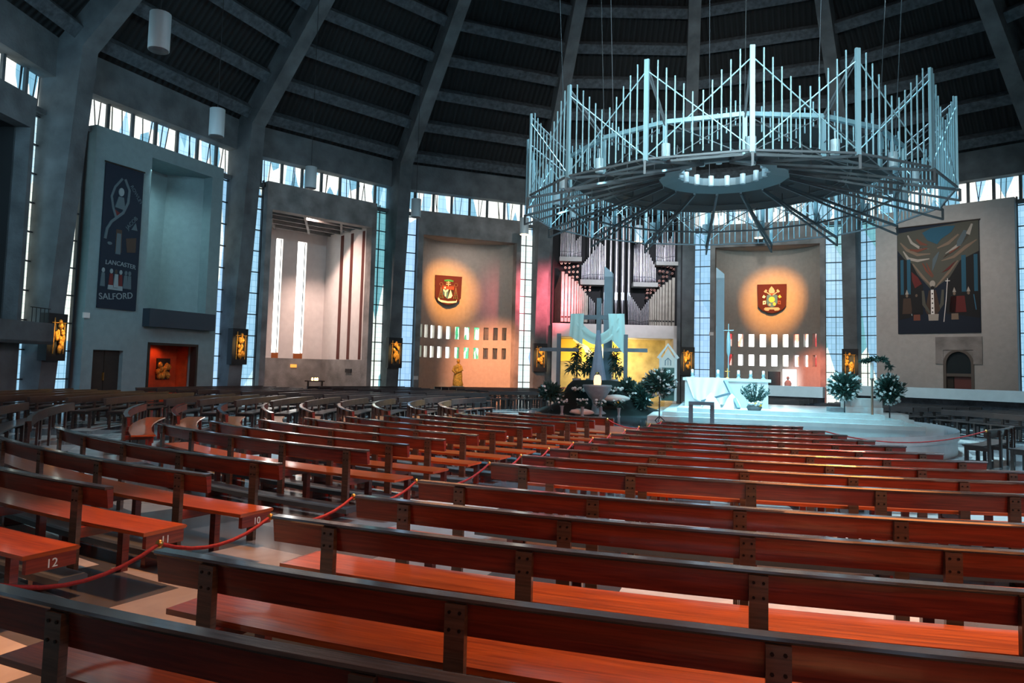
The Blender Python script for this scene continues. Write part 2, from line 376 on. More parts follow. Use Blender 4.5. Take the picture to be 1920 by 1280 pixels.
def framed_panel(k,name,label,holes,m,z1=10.5,u0=-3.1,u1=3.1):
    """wall panel with rectangular openings: holes (ua,ub,za,zb) that do not overlap in u"""
    F=frame(baz(k)); b=MB(); us=sorted(set([u0,u1]+[h[0] for h in holes]+[h[1] for h in holes]))
    for a,c in zip(us,us[1:]):
        hs=sorted([h for h in holes if h[0]<=a+1e-6 and h[1]>=c-1e-6],key=lambda h:h[2]); z=0
        for h in hs:
            if h[2]>z: b.fbox(F,a,c,PF,PB,z,h[2])
            z=h[3]
        if z<z1: b.fbox(F,a,c,PF,PB,z,z1)
    return struct(b.build(name,m),label,'wall')
for k in range(-9,7): k==-1 and beam(k) or bay_common(k,M['glass'] if k%2 or k<-3 else M['glass2'],M['glass2'] if k in(-4,-2,-1) else M['glass'])
for k in (-9,-8,-7,-6,2,3,4,5,6): plain_panel(k,'wall_rear' if k!=2 else 'wall_right',M['plaster'])

# ------------------------------------------------------------------ flat artwork helper
def art(name,F,a,polys,base,mats,parent=None,loc=None,thick=.05,step=.006):
    """base outline plus thin raised shapes in front of it; polys: (material index, [(u,z)...])"""
    mb=MB(); mb.prism(F,base,a-thick,a,0)
    for i,(mi,p) in enumerate(polys): mb.prism(F,p,a-thick-.004-step*(1+i%12)*.5,a-thick+.01,mi)
    return mb.build(name,mats,parent,loc)
def ell(cx,cz,rx,rz,n=14): return [(cx+rx*cos(2*pi*i/n),cz+rz*sin(2*pi*i/n)) for i in range(n)]
def band(pts,w):
    L=[];R=[]
    for i,p in enumerate(pts):
        q=pts[min(i+1,len(pts)-1)];o=pts[max(i-1,0)]; dx,dz=q[0]-o[0],q[1]-o[1]; l=hypot(dx,dz) or 1
        ww=w[i] if isinstance(w,(list,tuple)) else w
        L.append((p[0]-dz/l*ww/2,p[1]+dx/l*ww/2)); R.append((p[0]+dz/l*ww/2,p[1]-dx/l*ww/2))
    return L+R[::-1]
def quads(pts,w):                      # same band as separate quads (keeps curved bands convex)
    b=band(pts,w); n=len(pts); return [[b[i],b[i+1],b[2*n-2-i],b[2*n-1-i]] for i in range(n-1)]
def lettering(name,txt,size,F,u,z,a,m,parent,ang=0,depth=.008,curve=0):
    cu=bpy.data.curves.new(name,'FONT'); cu.body=txt; cu.size=size; cu.extrude=depth; cu.align_x='CENTER'
    t=bpy.data.objects.new(name,cu); COL.objects.link(t); bpy.context.view_layer.update()
    me=bpy.data.meshes.new_from_object(t.evaluated_get(bpy.context.evaluated_depsgraph_get()))
    bpy.data.objects.remove(t); L=Vector(parent['_o'])
    ca,sa=cos(ang),sin(ang)
    for v in me.vertices:
        x,y,d=v.co; y+=curve*x*x; x,y=x*ca-y*sa,x*sa+y*ca
        v.co=Vector(F(u+x,a-d,z+y))-L
    me.materials.clear(); me.materials.append(m)
    o=bpy.data.objects.new(name,me); COL.objects.link(o); o.parent=parent; return o
def cm(name,c,r=.85): return mat(name,c,r)
C_={n:cm('dye_'+n,c) for n,c in dict(navy=(.007,.016,.032),grey=(.09,.13,.15),pale=(.24,.3,.32),maroon=(.12,.02,.02),brown=(.06,.04,.03),crest=(.045,.003,.007),white=(.75,.75,.72),green=(.02,.22,.07),redb=(.6,.05,.03),blue=(.04,.16,.26),yellow=(.75,.5,.1),black=(.01,.012,.014),olive=(.08,.085,.07),teal=(.02,.1,.16),rust=(.17,.06,.04),cream=(.36,.34,.3),tan=(.2,.15,.11)).items()}
CN=list(C_); CM=[C_[n] for n in CN]; ci=lambda n:CN.index(n)

# ---- bay -4: panel with hanging, tall recess, ledge box and two doorways
k=-4; F=frame(baz(k))
framed_panel(k,'wall_left','white rendered wall panel with a tall recess and two doorways',[(-2.56,-1.31,0,2.1),(-.17,2.28,0,2.43),(-.52,2.62,3.5,9.95)],M['plaster_t'],u0=-3.0,u1=3.25)
b=MB(); b.fbox(F,-.52,2.62,23.7,23.8,3.4,10.2); b.fbox(F,2.62,2.7,22.5,23.8,3.4,10.2); b.fbox(F,-.6,-.52,22.5,23.8,3.4,10.2); b.fbox(F,-.6,2.7,22.5,23.8,9.95,10.1); b.fbox(F,-.6,2.7,22.5,23.8,3.3,3.5)
b.hexa([F(1.55,23.7,3.5),F(2.62,22.5,3.5),F(2.62,23.7,3.5),F(2.6,23.7,3.5),F(1.7,23.7,9.95),F(2.62,22.5,9.95),F(2.62,23.7,9.95),F(2.6,23.7,9.95)])
struct(b.build('wall_recess_left',M['plaster_t']),'sloping back and sides of the tall wall recess','wall')
b=MB(); b.fbox(F,-.54,2.82,21.6,22.05,3.1,3.82)
struct(b.build('trim_ledge',mat('slate_blue_panel',(.03,.05,.07),.7)),'long dark box ledge under the tall recess','ledge')
o=struct(empty('door_1',F(-1.93,22.3,0)),'dark timber double door beside the red doorway','door')
b=MB(); b.fbox(F,-2.56,-1.95,22.2,22.28,0,2.1); b.fbox(F,-1.93,-1.31,22.2,22.28,0,2.1)
b.build('door_leaf',M['dwood'],o); b=MB(); b.fbox(F,-1.99,-1.965,22.12,22.2,.95,1.25); b.build('door_handle',M['brass'],o)
o=struct(empty('door_2',F(1.05,22.6,0)),'wide doorway opening onto a glowing red panelled porch','door')
b=MB(); b.fbox(F,-.17,2.28,23.2,23.3,0,2.5); b.fbox(F,-.25,-.17,22.5,23.3,0,2.5); b.fbox(F,2.28,2.36,22.5,23.3,0,2.5); b.fbox(F,-.25,2.36,22.5,23.3,2.43,2.5)
M['porch']=mat('red_orange_panelling',(.55,.07,.015),.5,noise=.3,scale=3)
b.build('door_panelling',M['porch'],o)
b=MB(); b.fbox(F,-.22,-.12,21.96,22.3,0,2.45); b.fbox(F,2.2,2.3,21.96,22.3,0,2.45); b.fbox(F,-.22,2.3,21.96,22.3,2.38,2.48); b.build('door_frame',M['dwood'],o)
t=thing('wall_relief','dark gilded relief of clustered figures hung in the red porch','relief',F(1.55,23.15,1.3)); b=MB()
rnd=random.Random(4)
for i in range(16): b.blob(F(1.55+rnd.uniform(-.32,.32),23.1,1.35+rnd.uniform(-.3,.25)),.12,.1,.14,0,7,.15)
b.build('figure_group',M['gold'],t); b=MB(); b.fbox(F,1.25,1.9,23.12,23.2,.95,1.85); b.build('backing_board',M['dwood'],t)
# hanging banner
t=thing('wall_hanging','tall narrow navy banner lettered SALFORD and LANCASTER on the white wall','banner',F(-1.74,21.95,3.7))
U=lambda x,y:(-2.53+(x-62)/ (300)*1.6 + (x-62)*0, 9.17-(y-60)*.00487)
P=[]
cv=[U(190,150),U(135,230),U(112,310),U(130,400),U(160,480)]; P+=[(ci('grey'),q) for q in quads(cv,.09)]
cv=[U(210,150),U(250,230),U(245,330),U(210,420),U(120,510),U(90,570),U(80,650)]; P+=[(ci('grey'),q) for q in quads(cv,.1)]
P+=[(ci('pale'),ell(*U(185,260),.11,.16)),(ci('grey'),[U(165,300),U(205,300),U(225,400),U(140,390)]),
 (ci('maroon'),[U(130,400),U(190,430),U(150,480)]),(ci('brown'),[U(165,560),U(210,560),U(215,740),U(165,740)]),(ci('grey'),[U(172,590),U(205,590),U(208,755),U(168,755)]),
 (ci('brown'),[U(245,620),U(330,600),U(330,720),U(260,730)]),(ci('grey'),[U(285,540),U(335,540),U(318,480)]),(ci('grey'),ell(*U(118,680),.1,.06))]
for x,c1,c2 in ((82,'grey','pale'),(145,'maroon','pale'),(185,'pale','brown'),(222,'maroon','pale'),(262,'grey','grey'),(292,'grey','grey')):
    P+=[(ci(c1),[U(x-18,1020),U(x+18,1020),U(x+12,915),U(x-12,915)]),(ci(c2),ell(*U(x,895),.06,.09))]
    if x in(145,222,185): P+=[(ci('pale'),[U(x-20,1040),U(x+20,1040),U(x+18,1005),U(x-18,1005)])]
art('banner_cloth',F,21.98,P,[(-2.57,3.67),(-.92,3.67),(-.92,9.18),(-2.57,9.18)],CM,t)
cl=C_['pale']
lettering('banner_lettering','SALFORD',.34,F,-1.8,4.05,21.925,cl,t,.12,curve=.06)
lettering('banner_lettering','LANCASTER',.24,F,-1.7,5.35,21.925,cl,t,-.03,curve=-.08)
lettering('banner_lettering','ROWLEY',.2,F,-1.25,8.2,21.925,C_['grey'],t,-.9)
lettering('banner_lettering','JACOB',.22,F,-1.28,7.05,21.925,C_['grey'],t,.9)
b=MB(); b.tube(F(-2.62,21.93,9.22),F(-.88,21.93,9.22),.03); b.build('hanging_rod',M['dwood'],t)

# ---- bay -5: dark gallery opening with a concrete balcony
k=-5; F=frame(baz(k))
framed_panel(k,'wall_far_left','dark gallery bay with a deep opening over a concrete balcony',[(-2.9,2.9,2.8,9.44)],M['conc_d'])
b=MB(); b.fbox(F,-3,3,25.5,25.6,2.6,9.6); b.fbox(F,-3.05,-2.9,22.5,25.6,2.6,9.6); b.fbox(F,2.9,3.05,22.5,25.6,2.6,9.6); b.fbox(F,-3,3,22.5,25.6,9.44,9.6); b.fbox(F,-3,3,22.5,25.6,2.6,2.8)
struct(b.build('wall_gallery_back',M['dark']),'back of the gallery, blackened in place of its deep shade','wall')  # shade of the gallery void put into the black wall colour
b=MB(); b.fbox(F,-3.1,3.75,21.3,21.45,2.2,2.92); b.fbox(F,-3.1,3.75,21.3,22.0,2.2,2.3); struct(b.build('trim_balcony',M['conc_d']),'concrete balcony parapet of the dark gallery','balcony')
t=thing('balcony_rail','thin iron railing on the concrete balcony','railing',F(3.2,21.4,2.92)); b=MB()
for u in (2.7,2.9,3.1,3.3,3.5): b.tube(F(u,21.37,2.92),F(u,21.37,3.4),.012)
b.tube(F(2.6,21.37,3.4),F(3.6,21.37,3.4),.015); b.build('rail_bars',M['dark'],t)

# ---- bay -3: open side chapel
k=-3; F=frame(baz(k))
framed_panel(k,'wall_chapel_arch','board-marked concrete portal of the open side chapel',[(-2.82,2.82,0,9.16)],M['conc'])
b=MB()
zs,zt=2.05,8.5
def wallpiece(u0,u1,z0,z1,m): b.fbox(F,u0,u1,27.0,27.2,z0,z1,m)
sl=[(-.14,.26),(1.16,1.72)]
wallpiece(-6,sl[0][0],zs,9.3,0); wallpiece(sl[0][1],sl[1][0],zs,9.3,0); wallpiece(sl[1][1],2.96,zs,9.3,0)
for s_ in sl: wallpiece(s_[0],s_[1],8.72,9.3,0)
b.fbox(F,-6,2.96,26.95,27.2,0,zs,1)
b.fbox(F,2.95,3.1,22.55,27.0,zs,9.3,0)
for a0,a1 in ((22.86,23.1),(24.02,24.28),(25.05,25.35)): b.fbox(F,2.93,2.95,a0,a1,zs+.02,9.1,2)
b.fbox(F,2.9,3.1,22.55,27.0,0,zs,1)
b.fbox(F,-6.1,-6,22.55,27,0,9.3,0); b.fbox(F,-6,-2.82,22.72,22.85,0,9.3,0)
M['slitred']=mat('rust_red_reveal',(.09,.014,.007),.7)
struct(b.build('wall_chapel',[M['plaster_w'],M['conc'],M['slitred']]),'pale plaster chapel walls with tall slits above a concrete plinth','wall')
b=MB(); b.fbox(F,-6,3.1,22.55,27.2,9.75,9.85)
for a in (23.3,24.4,25.5,26.6): b.fbox(F,-6,3.1,a-.06,a+.06,9.2,9.75)
for j in range(5):
    u=-5+j*2.1; b.hexa([F(u-.07,22.6,9.18),F(u+.07,22.6,9.18),F(u+2.67,26.95,9.18),F(u+2.53,26.95,9.18),F(u-.07,22.6,9.75),F(u+.07,22.6,9.75),F(u+2.67,26.95,9.75),F(u+2.53,26.95,9.75)])
struct(b.build('ceiling_chapel',M['conc']),'crossing concrete beams of the chapel ceiling','ceiling')
for i,s_ in enumerate(sl):
    o=window('bright slit window in the chapel back wall with orange edge glass')
    g=MB(); g.add([F(s_[0],27.3,2.35),F(s_[1],27.3,2.35),F(s_[1],27.3,8.72),F(s_[0],27.3,8.72)],[(0,1,2,3)]); 
    if i==0: M['hot']=emis('sunlit_clear_glass',(1,.98,.93),7); M['amber']=emis('amber_glass',(1,.35,.06),1.6); M['amberd']=mat('amber_sill',(.35,.1,.02),.6)
    g.build('window_pane',M['hot'],o)
    g=MB(); g.add([F(s_[0]-.005,27.02,2.35),F(s_[0]-.005,27.3,2.35),F(s_[0]-.005,27.3,8.7),F(s_[0]-.005,27.02,8.7)],[(0,1,2,3)]); g.build('window_edge_glass',M['amber'],o)
    g=MB(); g.fbox(F,s_[0],s_[1],27.0,27.3,2.05,2.35); g.build('window_sill',M['amberd'],o)
for u,z,nme,lab,mm in ((1.0,1.55,'emergency_sign','small orange sign on the concrete chapel plinth','amber'),):
    b=MB(); b.fbox(F,u,u+.36,26.9,26.95,z,z+.17); tag(b.build(nme,M[mm],None,F(u,26.9,z)),lab,'sign')
b=MB(); b.fbox(F,2.84,2.9,23.6,24.2,1.35,1.55); tag(b.build('wall_vent',M['dark'],None,F(2.87,23.9,1.35)),'small black vent low on the concrete chapel plinth','vent')
t=thing('candle_stand','small glowing candle table inside the open side chapel','candle stand',F(1.8,25.5,0)); b=MB()
b.fbox(F,1.2,2.2,25.2,25.6,.8,.86); b.fbox(F,1.25,1.3,25.3,25.4,0,.8); b.fbox(F,2.1,2.15,25.3,25.4,0,.8); b.build('stand_table',M['dwood'],t)
M['flame']=emis('candle_flame',(1,.5,.18),8)
for u in (1.55,1.72,1.85): b=MB(); b.lathe(F(u,25.4,.86),[(.05,0),(.055,.1),(.03,.16)],8); b.build('candle',M['flame'],t)

# ---- curved shield chapels (bays -2 and 0)
def niche(k,name,label,m,plinth=None,centre_a=22.55,depth=1.6,R=None,holes=11,hz=((2.32,2.98),(3.45,4.2)),mats=None,skipdoor=None):
    F=frame(baz(k)); framed_panel(k,'wall_portal_%s'%name,'concrete portal framing the curved chapel with the shield',[(-2.82,2.82,0,9.16)],M['conc'])
    c=2.85; R=(c*c+depth*depth)/(2*depth); a_c=centre_a+depth-R; ph=math.asin(c/R)
    G=lambda th,z,d=0:F((R+d)*sin(th),a_c+(R+d)*cos(th),z)
    b=MB(); n=holes; cells=[]
    edges=[-ph]
    thw=[]; 
    for i in range(n):
        t=-ph*.93+(2*ph*.93)*(i+.5)/n; w=ph*.93/n*.52; thw.append((t-w,t+w)); edges+=[t-w,t+w]
    edges.append(ph)
    for i,(t0,t1) in enumerate(zip(edges,edges[1:])):
        hole=i%2==1; z=0; spans=[]
        if hole:
            for h in hz: spans.append((z,h[0])); z=h[1]
        if skipdoor and t1>skipdoor[0] and t0<skipdoor[1]:
            spans=[(max(a,skipdoor[2]) ,b_) for a,b_ in spans] if hole else []; 
            if not hole: z=skipdoor[2]
        spans.append((z,9.3))
        for a,b_ in spans:
            if b_-a<.02: continue
            sub=max(1,int((t1-t0)/.06)); 
            for q in range(sub):
                x0=t0+(t1-t0)*q/sub; x1=t0+(t1-t0)*(q+1)/sub
                V=[G(x0,a),G(x1,a),G(x1,b_),G(x0,b_)]; b.add(V,[(0,1,2,3)],0)
            if hole:                        # reveals of each little window
                for x in (t0,t1): b.add([G(x,a,0),G(x,a,.25),G(x,b_,.25),G(x,b_,0)],[(0,1,2,3)],0)
        if hole:
            for h in hz:
                for x in (t0,t1): b.add([G(x,h[0],0),G(x,h[0],.25),G(x,h[1],.25),G(x,h[1],0)],[(0,1,2,3)],0)
                for zz in h: b.add([G(t0,zz,0),G(t1,zz,0),G(t1,zz,.25),G(t0,zz,.25)],[(0,1,2,3)],0)
    b.fbox(F,-2.9,2.9,22.5,24.6,9.2,9.4,0)
    struct(b.build('wall_niche_%s'%name,m),label,'wall')
    for r_,h in enumerate(hz):
        for i,(t0,t1) in enumerate(thw):
            o=window('small square coloured window in the curved chapel wall'); g=MB()
            g.add([G(t0,h[0],.22),G(t1,h[0],.22),G(t1,h[1],.22),G(t0,h[1],.22)],[(0,1,2,3)],0)
            g.build('window_pane',mats(i,r_),o)
    return F,G,ph
M['wht']=emis('clear_bright_glass',(1,1,.95),5); M['grn']=glass_mat('green_glass',[(.1,.55,.25),(.9,.95,.7),(.05,.35,.15)],2.2,big=5); M['wg']=glass_mat('white_green_glass',[(1,1,.9),(.9,1,.85),(.3,.75,.4)],3.5,big=3,seed=2)
M['redg']=glass_mat('red_glass',[(.9,.08,.08),(.95,.6,.5),(.45,.03,.03)],1.4,big=4); M['wr']=glass_mat('white_red_glass',[(1,1,1),(1,.95,1),(1,.3,.2)],3.5,big=3,seed=4); M['dimg']=glass_mat('dim_dark_glass',[(.1,.08,.05),(.3,.12,.05)],.5,big=5)
F,G,ph=niche(-2,'left','curved grey chapel wall pierced by two rows of small windows',M['niche'],mats=lambda i,r:(M['wg'] if i==0 else M['wht'] if i<4 else M['wg'] if i<5 else M['grn'] if i<8 else M['dimg']))
F0,G0,ph0=niche(0,'far','curved grey chapel wall with red and white small windows',M['niche'],holes=10,mats=lambda i,r:(M['redg'] if i in(0,1,9) else M['wr'] if i in(2,7,8) else M['wht']))
# crests
def shield(k,name,label,uc,zc,a,polys,sx=1,bw=.82):
    F=frame(baz(k)); base=[(uc-bw,zc+.85),(uc-bw*.95,zc-.45),(uc-bw*.72,zc-.66),(uc-bw*.3,zc-.82),(uc,zc-.87),(uc+bw*.3,zc-.82),(uc+bw*.72,zc-.66),(uc+bw*.95,zc-.45),(uc+bw,zc+.85)]
    t=thing(name,label,'shield',F(uc,a,zc)); mb=MB(); mb.prism(F,base,a-.06,a,0); mb.build('shield_board',C_['crest'],t)
    b=MB()
    for i,(mi,p) in enumerate(polys): b.prism(F,[(uc+x,zc+z) for x,z in p],a-.07-.004*(i%10),a-.055,mi)
    b.build('painted_arms',CM,t); return t
X=lambda x,y:((x-565)*.00223,(620-y)*.0021)
P=[(ci('green'),[X(450,375),X(440,340),X(520,318),X(620,318),X(700,345),X(690,380)]),
 (ci('cream'),[X(545,370),X(575,370),X(570,520),X(548,520)]),(ci('cream'),[X(500,395),X(610,395),X(610,415),X(500,415)]),(ci('cream'),[X(495,445),X(625,445),X(625,470),X(495,470)]),
 (ci('redb'),[X(400,515),X(715,515),X(710,600),X(405,600)]),(ci('blue'),[X(410,600),X(565,600),X(550,870),X(470,810),X(420,740)]),(ci('black'),[X(565,600),X(700,610),X(680,720),X(610,830),X(550,870)]),
 (ci('white'),[X(620,605),X(675,770),X(640,830),X(550,860)]),(ci('white'),[X(415,600),X(440,600),X(485,650),X(530,600),X(565,600),X(545,650),X(505,680),X(500,800),X(468,800),X(465,680),X(425,650)]),
 (ci('white'),ell(*X(465,555),.05,.06)),(ci('white'),ell(*X(560,560),.07,.06)),(ci('white'),ell(*X(645,560),.06,.06)),
 (ci('white'),[X(285,850),X(310,850),X(345,905),X(560,935),X(780,915),X(805,870),X(800,950),X(700,975),X(560,985),X(380,970),X(290,920)])]
for sx in (-1,1):
    for t_ in range(3):
        for q in quads([(sx*.45,.2),(sx*(.45+(t_-1)*.13),-.5)],.018): P.append((ci('tan'),q))
    for z_ in (0,-.15,-.3,-.45):
        w=.02+(-z_)*.28
        for q in quads([(sx*.45-w,z_),(sx*.45+w,z_)],.016): P.append((ci('green'),q))
    for q in quads([(sx*(.45+.1*cos(a_)),.33+.1*sin(a_)) for a_ in [i*pi/4 for i in range(9)]],.014): P.append((ci('tan'),q))
    for q in quads([(sx*.35,.27),(sx*.2,.26),(sx*.1,.25)],.016): P.append((ci('tan'),q))
shield(-2,'heraldic_shield','crimson shield with green hat and black and white arms on the glowing wall',-.8,6.3,23.68,P)
X=lambda x,y:((x-605)*.00222,(620-y)*.0024)
P=[(ci('cream'),[X(600,315),X(650,370),X(682,430),X(670,480),X(610,500),X(540,480),X(524,430),X(550,370)]),
 (ci('redb'),[X(545,490),X(670,490),X(610,540)]),(ci('blue'),[X(480,540),X(540,520),X(610,550),X(690,520),X(745,540),X(745,720),X(700,800),X(605,840),X(510,800),X(470,720)]),
 (ci('yellow'),ell(*X(605,645),.17,.17)),(ci('cream'),ell(*X(555,770),.06,.07)),(ci('yellow'),ell(*X(670,755),.08,.1)),
 (ci('cream'),[X(405,880),X(440,840),X(605,840),X(770,840),X(815,880),X(770,915),X(680,920),X(660,890),X(545,890),X(525,925),X(440,915)])]
for sx in (-1,1):
    P+=[(ci('cream'),q) for q in quads([(sx*.05,.2),(sx*.35,.42)],.06)]
    P+=[(ci('cream'),[(sx*.25,.48),(sx*.36,.34),(sx*.45,.42),(sx*.33,.55)][::(1 if sx>0 else -1)]),(ci('white' if sx<0 else 'yellow'),[(sx*.42,.02),(sx*.34,.12),(sx*.45,.22),(sx*.54,.08)]),
        (ci('white' if sx<0 else 'rust'),[(sx*.33,-.12),(sx*.33,-.33),(sx*.5,-.35),(sx*.5,-.14)]),(ci('crest'),[(sx*.39,-.2),(sx*.39,-.28),(sx*.45,-.28),(sx*.45,-.2)])]
shield(0,'heraldic_shield','crimson shield with white mitre, crossed keys and a gold disc on blue',.2,6.3,23.88,P)
# doorway, screen and statue in the far chapel
F=frame(baz(0))
o=struct(empty('door_4',F(1.2,23.6,0)),'bright open doorway in the far curved chapel','door'); b=MB(); b.fbox(F,.82,1.55,23.42,23.46,0,2.15); M['doorglow']=emis('daylit_doorway',(.95,.98,1),4); b.build('door_opening',M['doorglow'],o)
t=thing('figure_statue','grey standing statue silhouetted against the bright doorway','statue',F(1.12,22.9,.75)); b=MB()
b.lathe(F(1.12,22.9,.75),[(.2,0),(.18,.35),(.2,.62),(.14,.74),(.05,.8)],12,0,1,.8); b.blob(F(1.12,22.9,1.65),.09,.09,.11); b.build('robed_figure',M['stone'],t); b=MB(); b.fbox(F,.9,1.34,22.7,23.1,0,.75); b.build('plinth',M['stone'],t)
t=thing('display_screen','grey display board with an orange lower half behind the altar','screen',F(.35,22.6,0)); b=MB(); b.fbox(F,.1,.72,22.5,22.56,1.2,2.0); b.build('upper_board',M['conc_d'],t); b=MB(); b.fbox(F,.1,.6,22.5,22.56,.7,1.2); M['orangeb']=mat('orange_board',(.75,.18,.03),.6); b.build('lower_board',M['orangeb'],t); b=MB(); b.fbox(F,.08,.12,22.5,22.56,0,2.0); b.fbox(F,.7,.74,22.5,22.56,0,2.0); b.build('stand_legs',M['dark'],t)
# golden statue in the chapel beside the organ pillar
t=thing('golden_statue','tall gilded mother and child statue standing before the pink chapel wall','statue',(-13.4,16.2,0)); c=Vector((-13.4,16.2,.75)); rnd=random.Random(3)
b=MB(); b.lathe(c,[(.24,0),(.3,.08),(.26,.3),(.25,.55),(.2,.8),(.22,1.0),(.2,1.12),(.1,1.22),(.05,1.26)],14,0,1,.8,lambda a,j:1+.1*sin(3*a+j*1.7)); b.path([c+Vector((.18,-.05,1.1)),c+Vector((.28,-.12,.9)),c+Vector((.08,-.24,.78))],[.07,.065,.045]); b.path([c+Vector((-.18,-.05,1.1)),c+Vector((-.26,-.14,.85)),c+Vector((-.02,-.26,.68))],[.07,.065,.045]); b.build('robe',M['gold'],t)
b=MB(); b.blob(c+Vector((0,-.02,1.38)),.1,.11,.13,0,10); b.build('head',M['gold'],t)
b=MB(); b.blob(c+Vector((.02,-.24,.85)),.09,.08,.16,0,9,.05); b.blob(c+Vector((.04,-.27,1.05)),.06,.06,.07); b.build('child_figure',M['gold'],t)
b=MB(); b.box(c.x-.28,c.x+.28,c.y-.25,c.y+.25,0,.76); b.build('plinth',M['stone'],t)

# ---- bay 1: large tapestry wall with arched door
k=1; F=frame(baz(k))
framed_panel(k,'wall_tapestry','broad beige rendered wall panel behind the large tapestry',[(.03,1.32,0,3.25)],M['plaster_w'] if 0 else M['plaster'])
b=MB(); b.fbox(F,-.31,.03,21.94,22,2.56,3.9); b.fbox(F,1.32,1.7,21.94,22,2.56,3.9); b.fbox(F,.03,1.32,21.94,22.0,3.25,3.9)
for sg in (-1,1):
    A_=[(.68+sg*.6*cos(x_),2.55+.68*sin(x_)) for x_ in [pi/2*i/8 for i in range(9)]]
    for p0,p1 in zip(A_,A_[1:]): b.prism(F,[(.68+sg*.66,max(p0[1],2.55)),(.68+sg*.66,p1[1]),p1,p0],21.97,22.4,0)
struct(b.build('trim_door_slab',M['conc']),'grey square slab around the arched door head','trim')
o=struct(empty('door_3',F(.68,22.2,0)),'arched timber door with glazed fanlight under the large tapestry','door')
arc_=[(.68+.6*cos(a_),2.55+.68*sin(a_)) for a_ in [pi*i/16 for i in range(17)]]
M['dframe']=mat('bronze_brown_frame',(.12,.1,.085),.4,.3)
b=MB()
ring_=band(arc_,.12)
for q in quads([(1.28,0)]+arc_+[(.08,0)],.13): b.prism(F,q,21.95,22.3,0)
b.fbox(F,.1,1.26,22.0,22.2,1.95,2.1); b.build('door_frame',M['dframe'],o)
b=MB(); b.fbox(F,.12,.42,22.15,22.2,0,1.95,0); b.fbox(F,.45,1.24,22.15,22.2,0,1.95,1); b.build('door_leaf',[M['dwood'],M['porch'] if 0 else mat('dark_red_timber',(.12,.035,.03),.5)],o)
b=MB(); b.prism(F,[(.12,2.1)]+[(.68+.56*cos(a_),2.55+.6*sin(a_)) for a_ in [pi-pi*i/12 for i in range(13)]]+[(1.24,2.1)],22.12,22.16,0); M['dglass']=mat('dark_window_glass',(.02,.03,.035),.05,spec=.8); b.build('fanlight_glass',M['dglass'],o)
b=MB(); b.fbox(F,.0,1.35,22.3,22.6,0,3.3); struct(b.build('wall_porch_back',M['dark']),'dark porch behind the arched door','wall')
t=thing('tapestry','large woven tapestry of robed bishops under sweeping wings, above the arched door','tapestry',F(-.2,21.95,4.1))
U=lambda x,y:(-2.0+(x-70)*.0045,9.52-(y-110)*.00502)
P=[(ci('olive'),[U(70,150),U(880,90),U(880,400),U(600,640),U(420,760),U(250,560),U(70,330)]),
   (ci('black'),[U(80,380),U(215,470),U(330,700),U(330,1000),U(80,1050)]),(ci('black'),[U(880,400),U(700,480),U(560,700),U(560,1000),U(880,1050)])]
for x0,x1 in ((100,132),(168,205),(712,755),(830,865)): P.append((ci('teal'),[U(x0,430),U(x1,430),U(x1,790),U(x0,790)]))
P.append((ci('teal'),[U(330,170),U(420,130),U(560,125),U(660,130),U(620,190),U(520,250),U(480,300),U(380,250)]))
P+=[(ci('maroon'),[U(215,560),U(280,620),U(320,690),U(250,730),U(220,650)]),(ci('maroon'),[U(560,560),U(660,480),U(600,560),U(520,590)])]
W=lambda c,pts,w:[(ci(c),q) for q in quads([U(*p_) for p_ in pts],w)]
P+=W('cream',[(180,180),(220,260),(300,320),(400,340)],[.06,.12,.12,.03])+W('cream',[(130,340),(180,420),(280,450),(400,440)],[.04,.14,.14,.05])+W('tan',[(100,250),(170,330),(280,390),(410,390)],[.05,.15,.15,.05])
P+=W('rust',[(200,330),(280,350),(380,330)],[.08,.15,.05])+W('rust',[(270,230),(320,280),(380,300)],[.1,.15,.06])+W('cream',[(820,130),(780,230),(700,320),(560,400)],[.08,.2,.16,.03])+W('grey',[(760,190),(700,300),(680,340)],[.2,.25,.1])
P+=W('tan',[(860,290),(760,350),(640,440),(520,470)],[.05,.16,.14,.04])+W('tan',[(690,220),(590,300),(480,340)],[.08,.16,.06])+W('rust',[(330,480),(370,560),(430,630)],[.05,.1,.05])+W('rust',[(700,340),(600,400),(540,440)],[.04,.09,.03])
P+=W('tan',[(230,480),(330,620),(430,730)],[.05,.12,.06])+W('tan',[(680,480),(580,600),(460,730)],[.05,.12,.06])+W('rust',[(370,480),(400,560),(440,620)],[.03,.09,.03])+W('grey',[(495,380),(455,450),(430,560)],[.05,.2,.04])
P+=W('olive',[(330,760),(340,900),(400,990)],[.1,.16,.1])+W('olive',[(530,760),(520,900),(460,990)],[.1,.16,.1])
P+=[(ci('brown'),[U(390,760),U(460,760),U(500,960),U(470,1000),U(370,1000),U(350,960)])]
P+=[(ci('white'),[U(410,755),U(438,755),U(445,1060),U(408,1060)]),(ci('cream'),[U(380,1000),U(485,1000),U(480,1065),U(385,1065)]),(ci('cream'),ell(*U(427,695),.13,.17)),(ci('black'),ell(*U(427,735),.09,.09))]
for y_ in (795,845,890,940,980): P.append((ci('black'),ell(*U(425,y_),.035,.04,8)))
for x_,c in ((262,'black'),(640,'maroon'),(775,'black'),(165,'brown'),(700,'maroon')):
    P+=[(ci(c),[U(x_-38,830),U(x_+38,830),U(x_+55,990),U(x_-50,990)]),(ci('cream'),[U(x_-18,790),U(x_,740),U(x_+18,790)])]
    P+=[(ci('tan'),ell(*U(x_,805),.06,.08,8))]
for x_ in (262,640): P+=[(ci('rust' if x_<400 else 'tan'),[U(x_-30,1000),U(x_+35,1000),U(x_+38,1060),U(x_-32,1060)])]
P+=W('white',[(577,650),(560,860),(535,1080)],.03)+W('white',[(555,675),(600,675)],.03)+W('pale',[(190,850),(215,1010)],.04)+W('blue',[(825,820),(845,970)],.04)
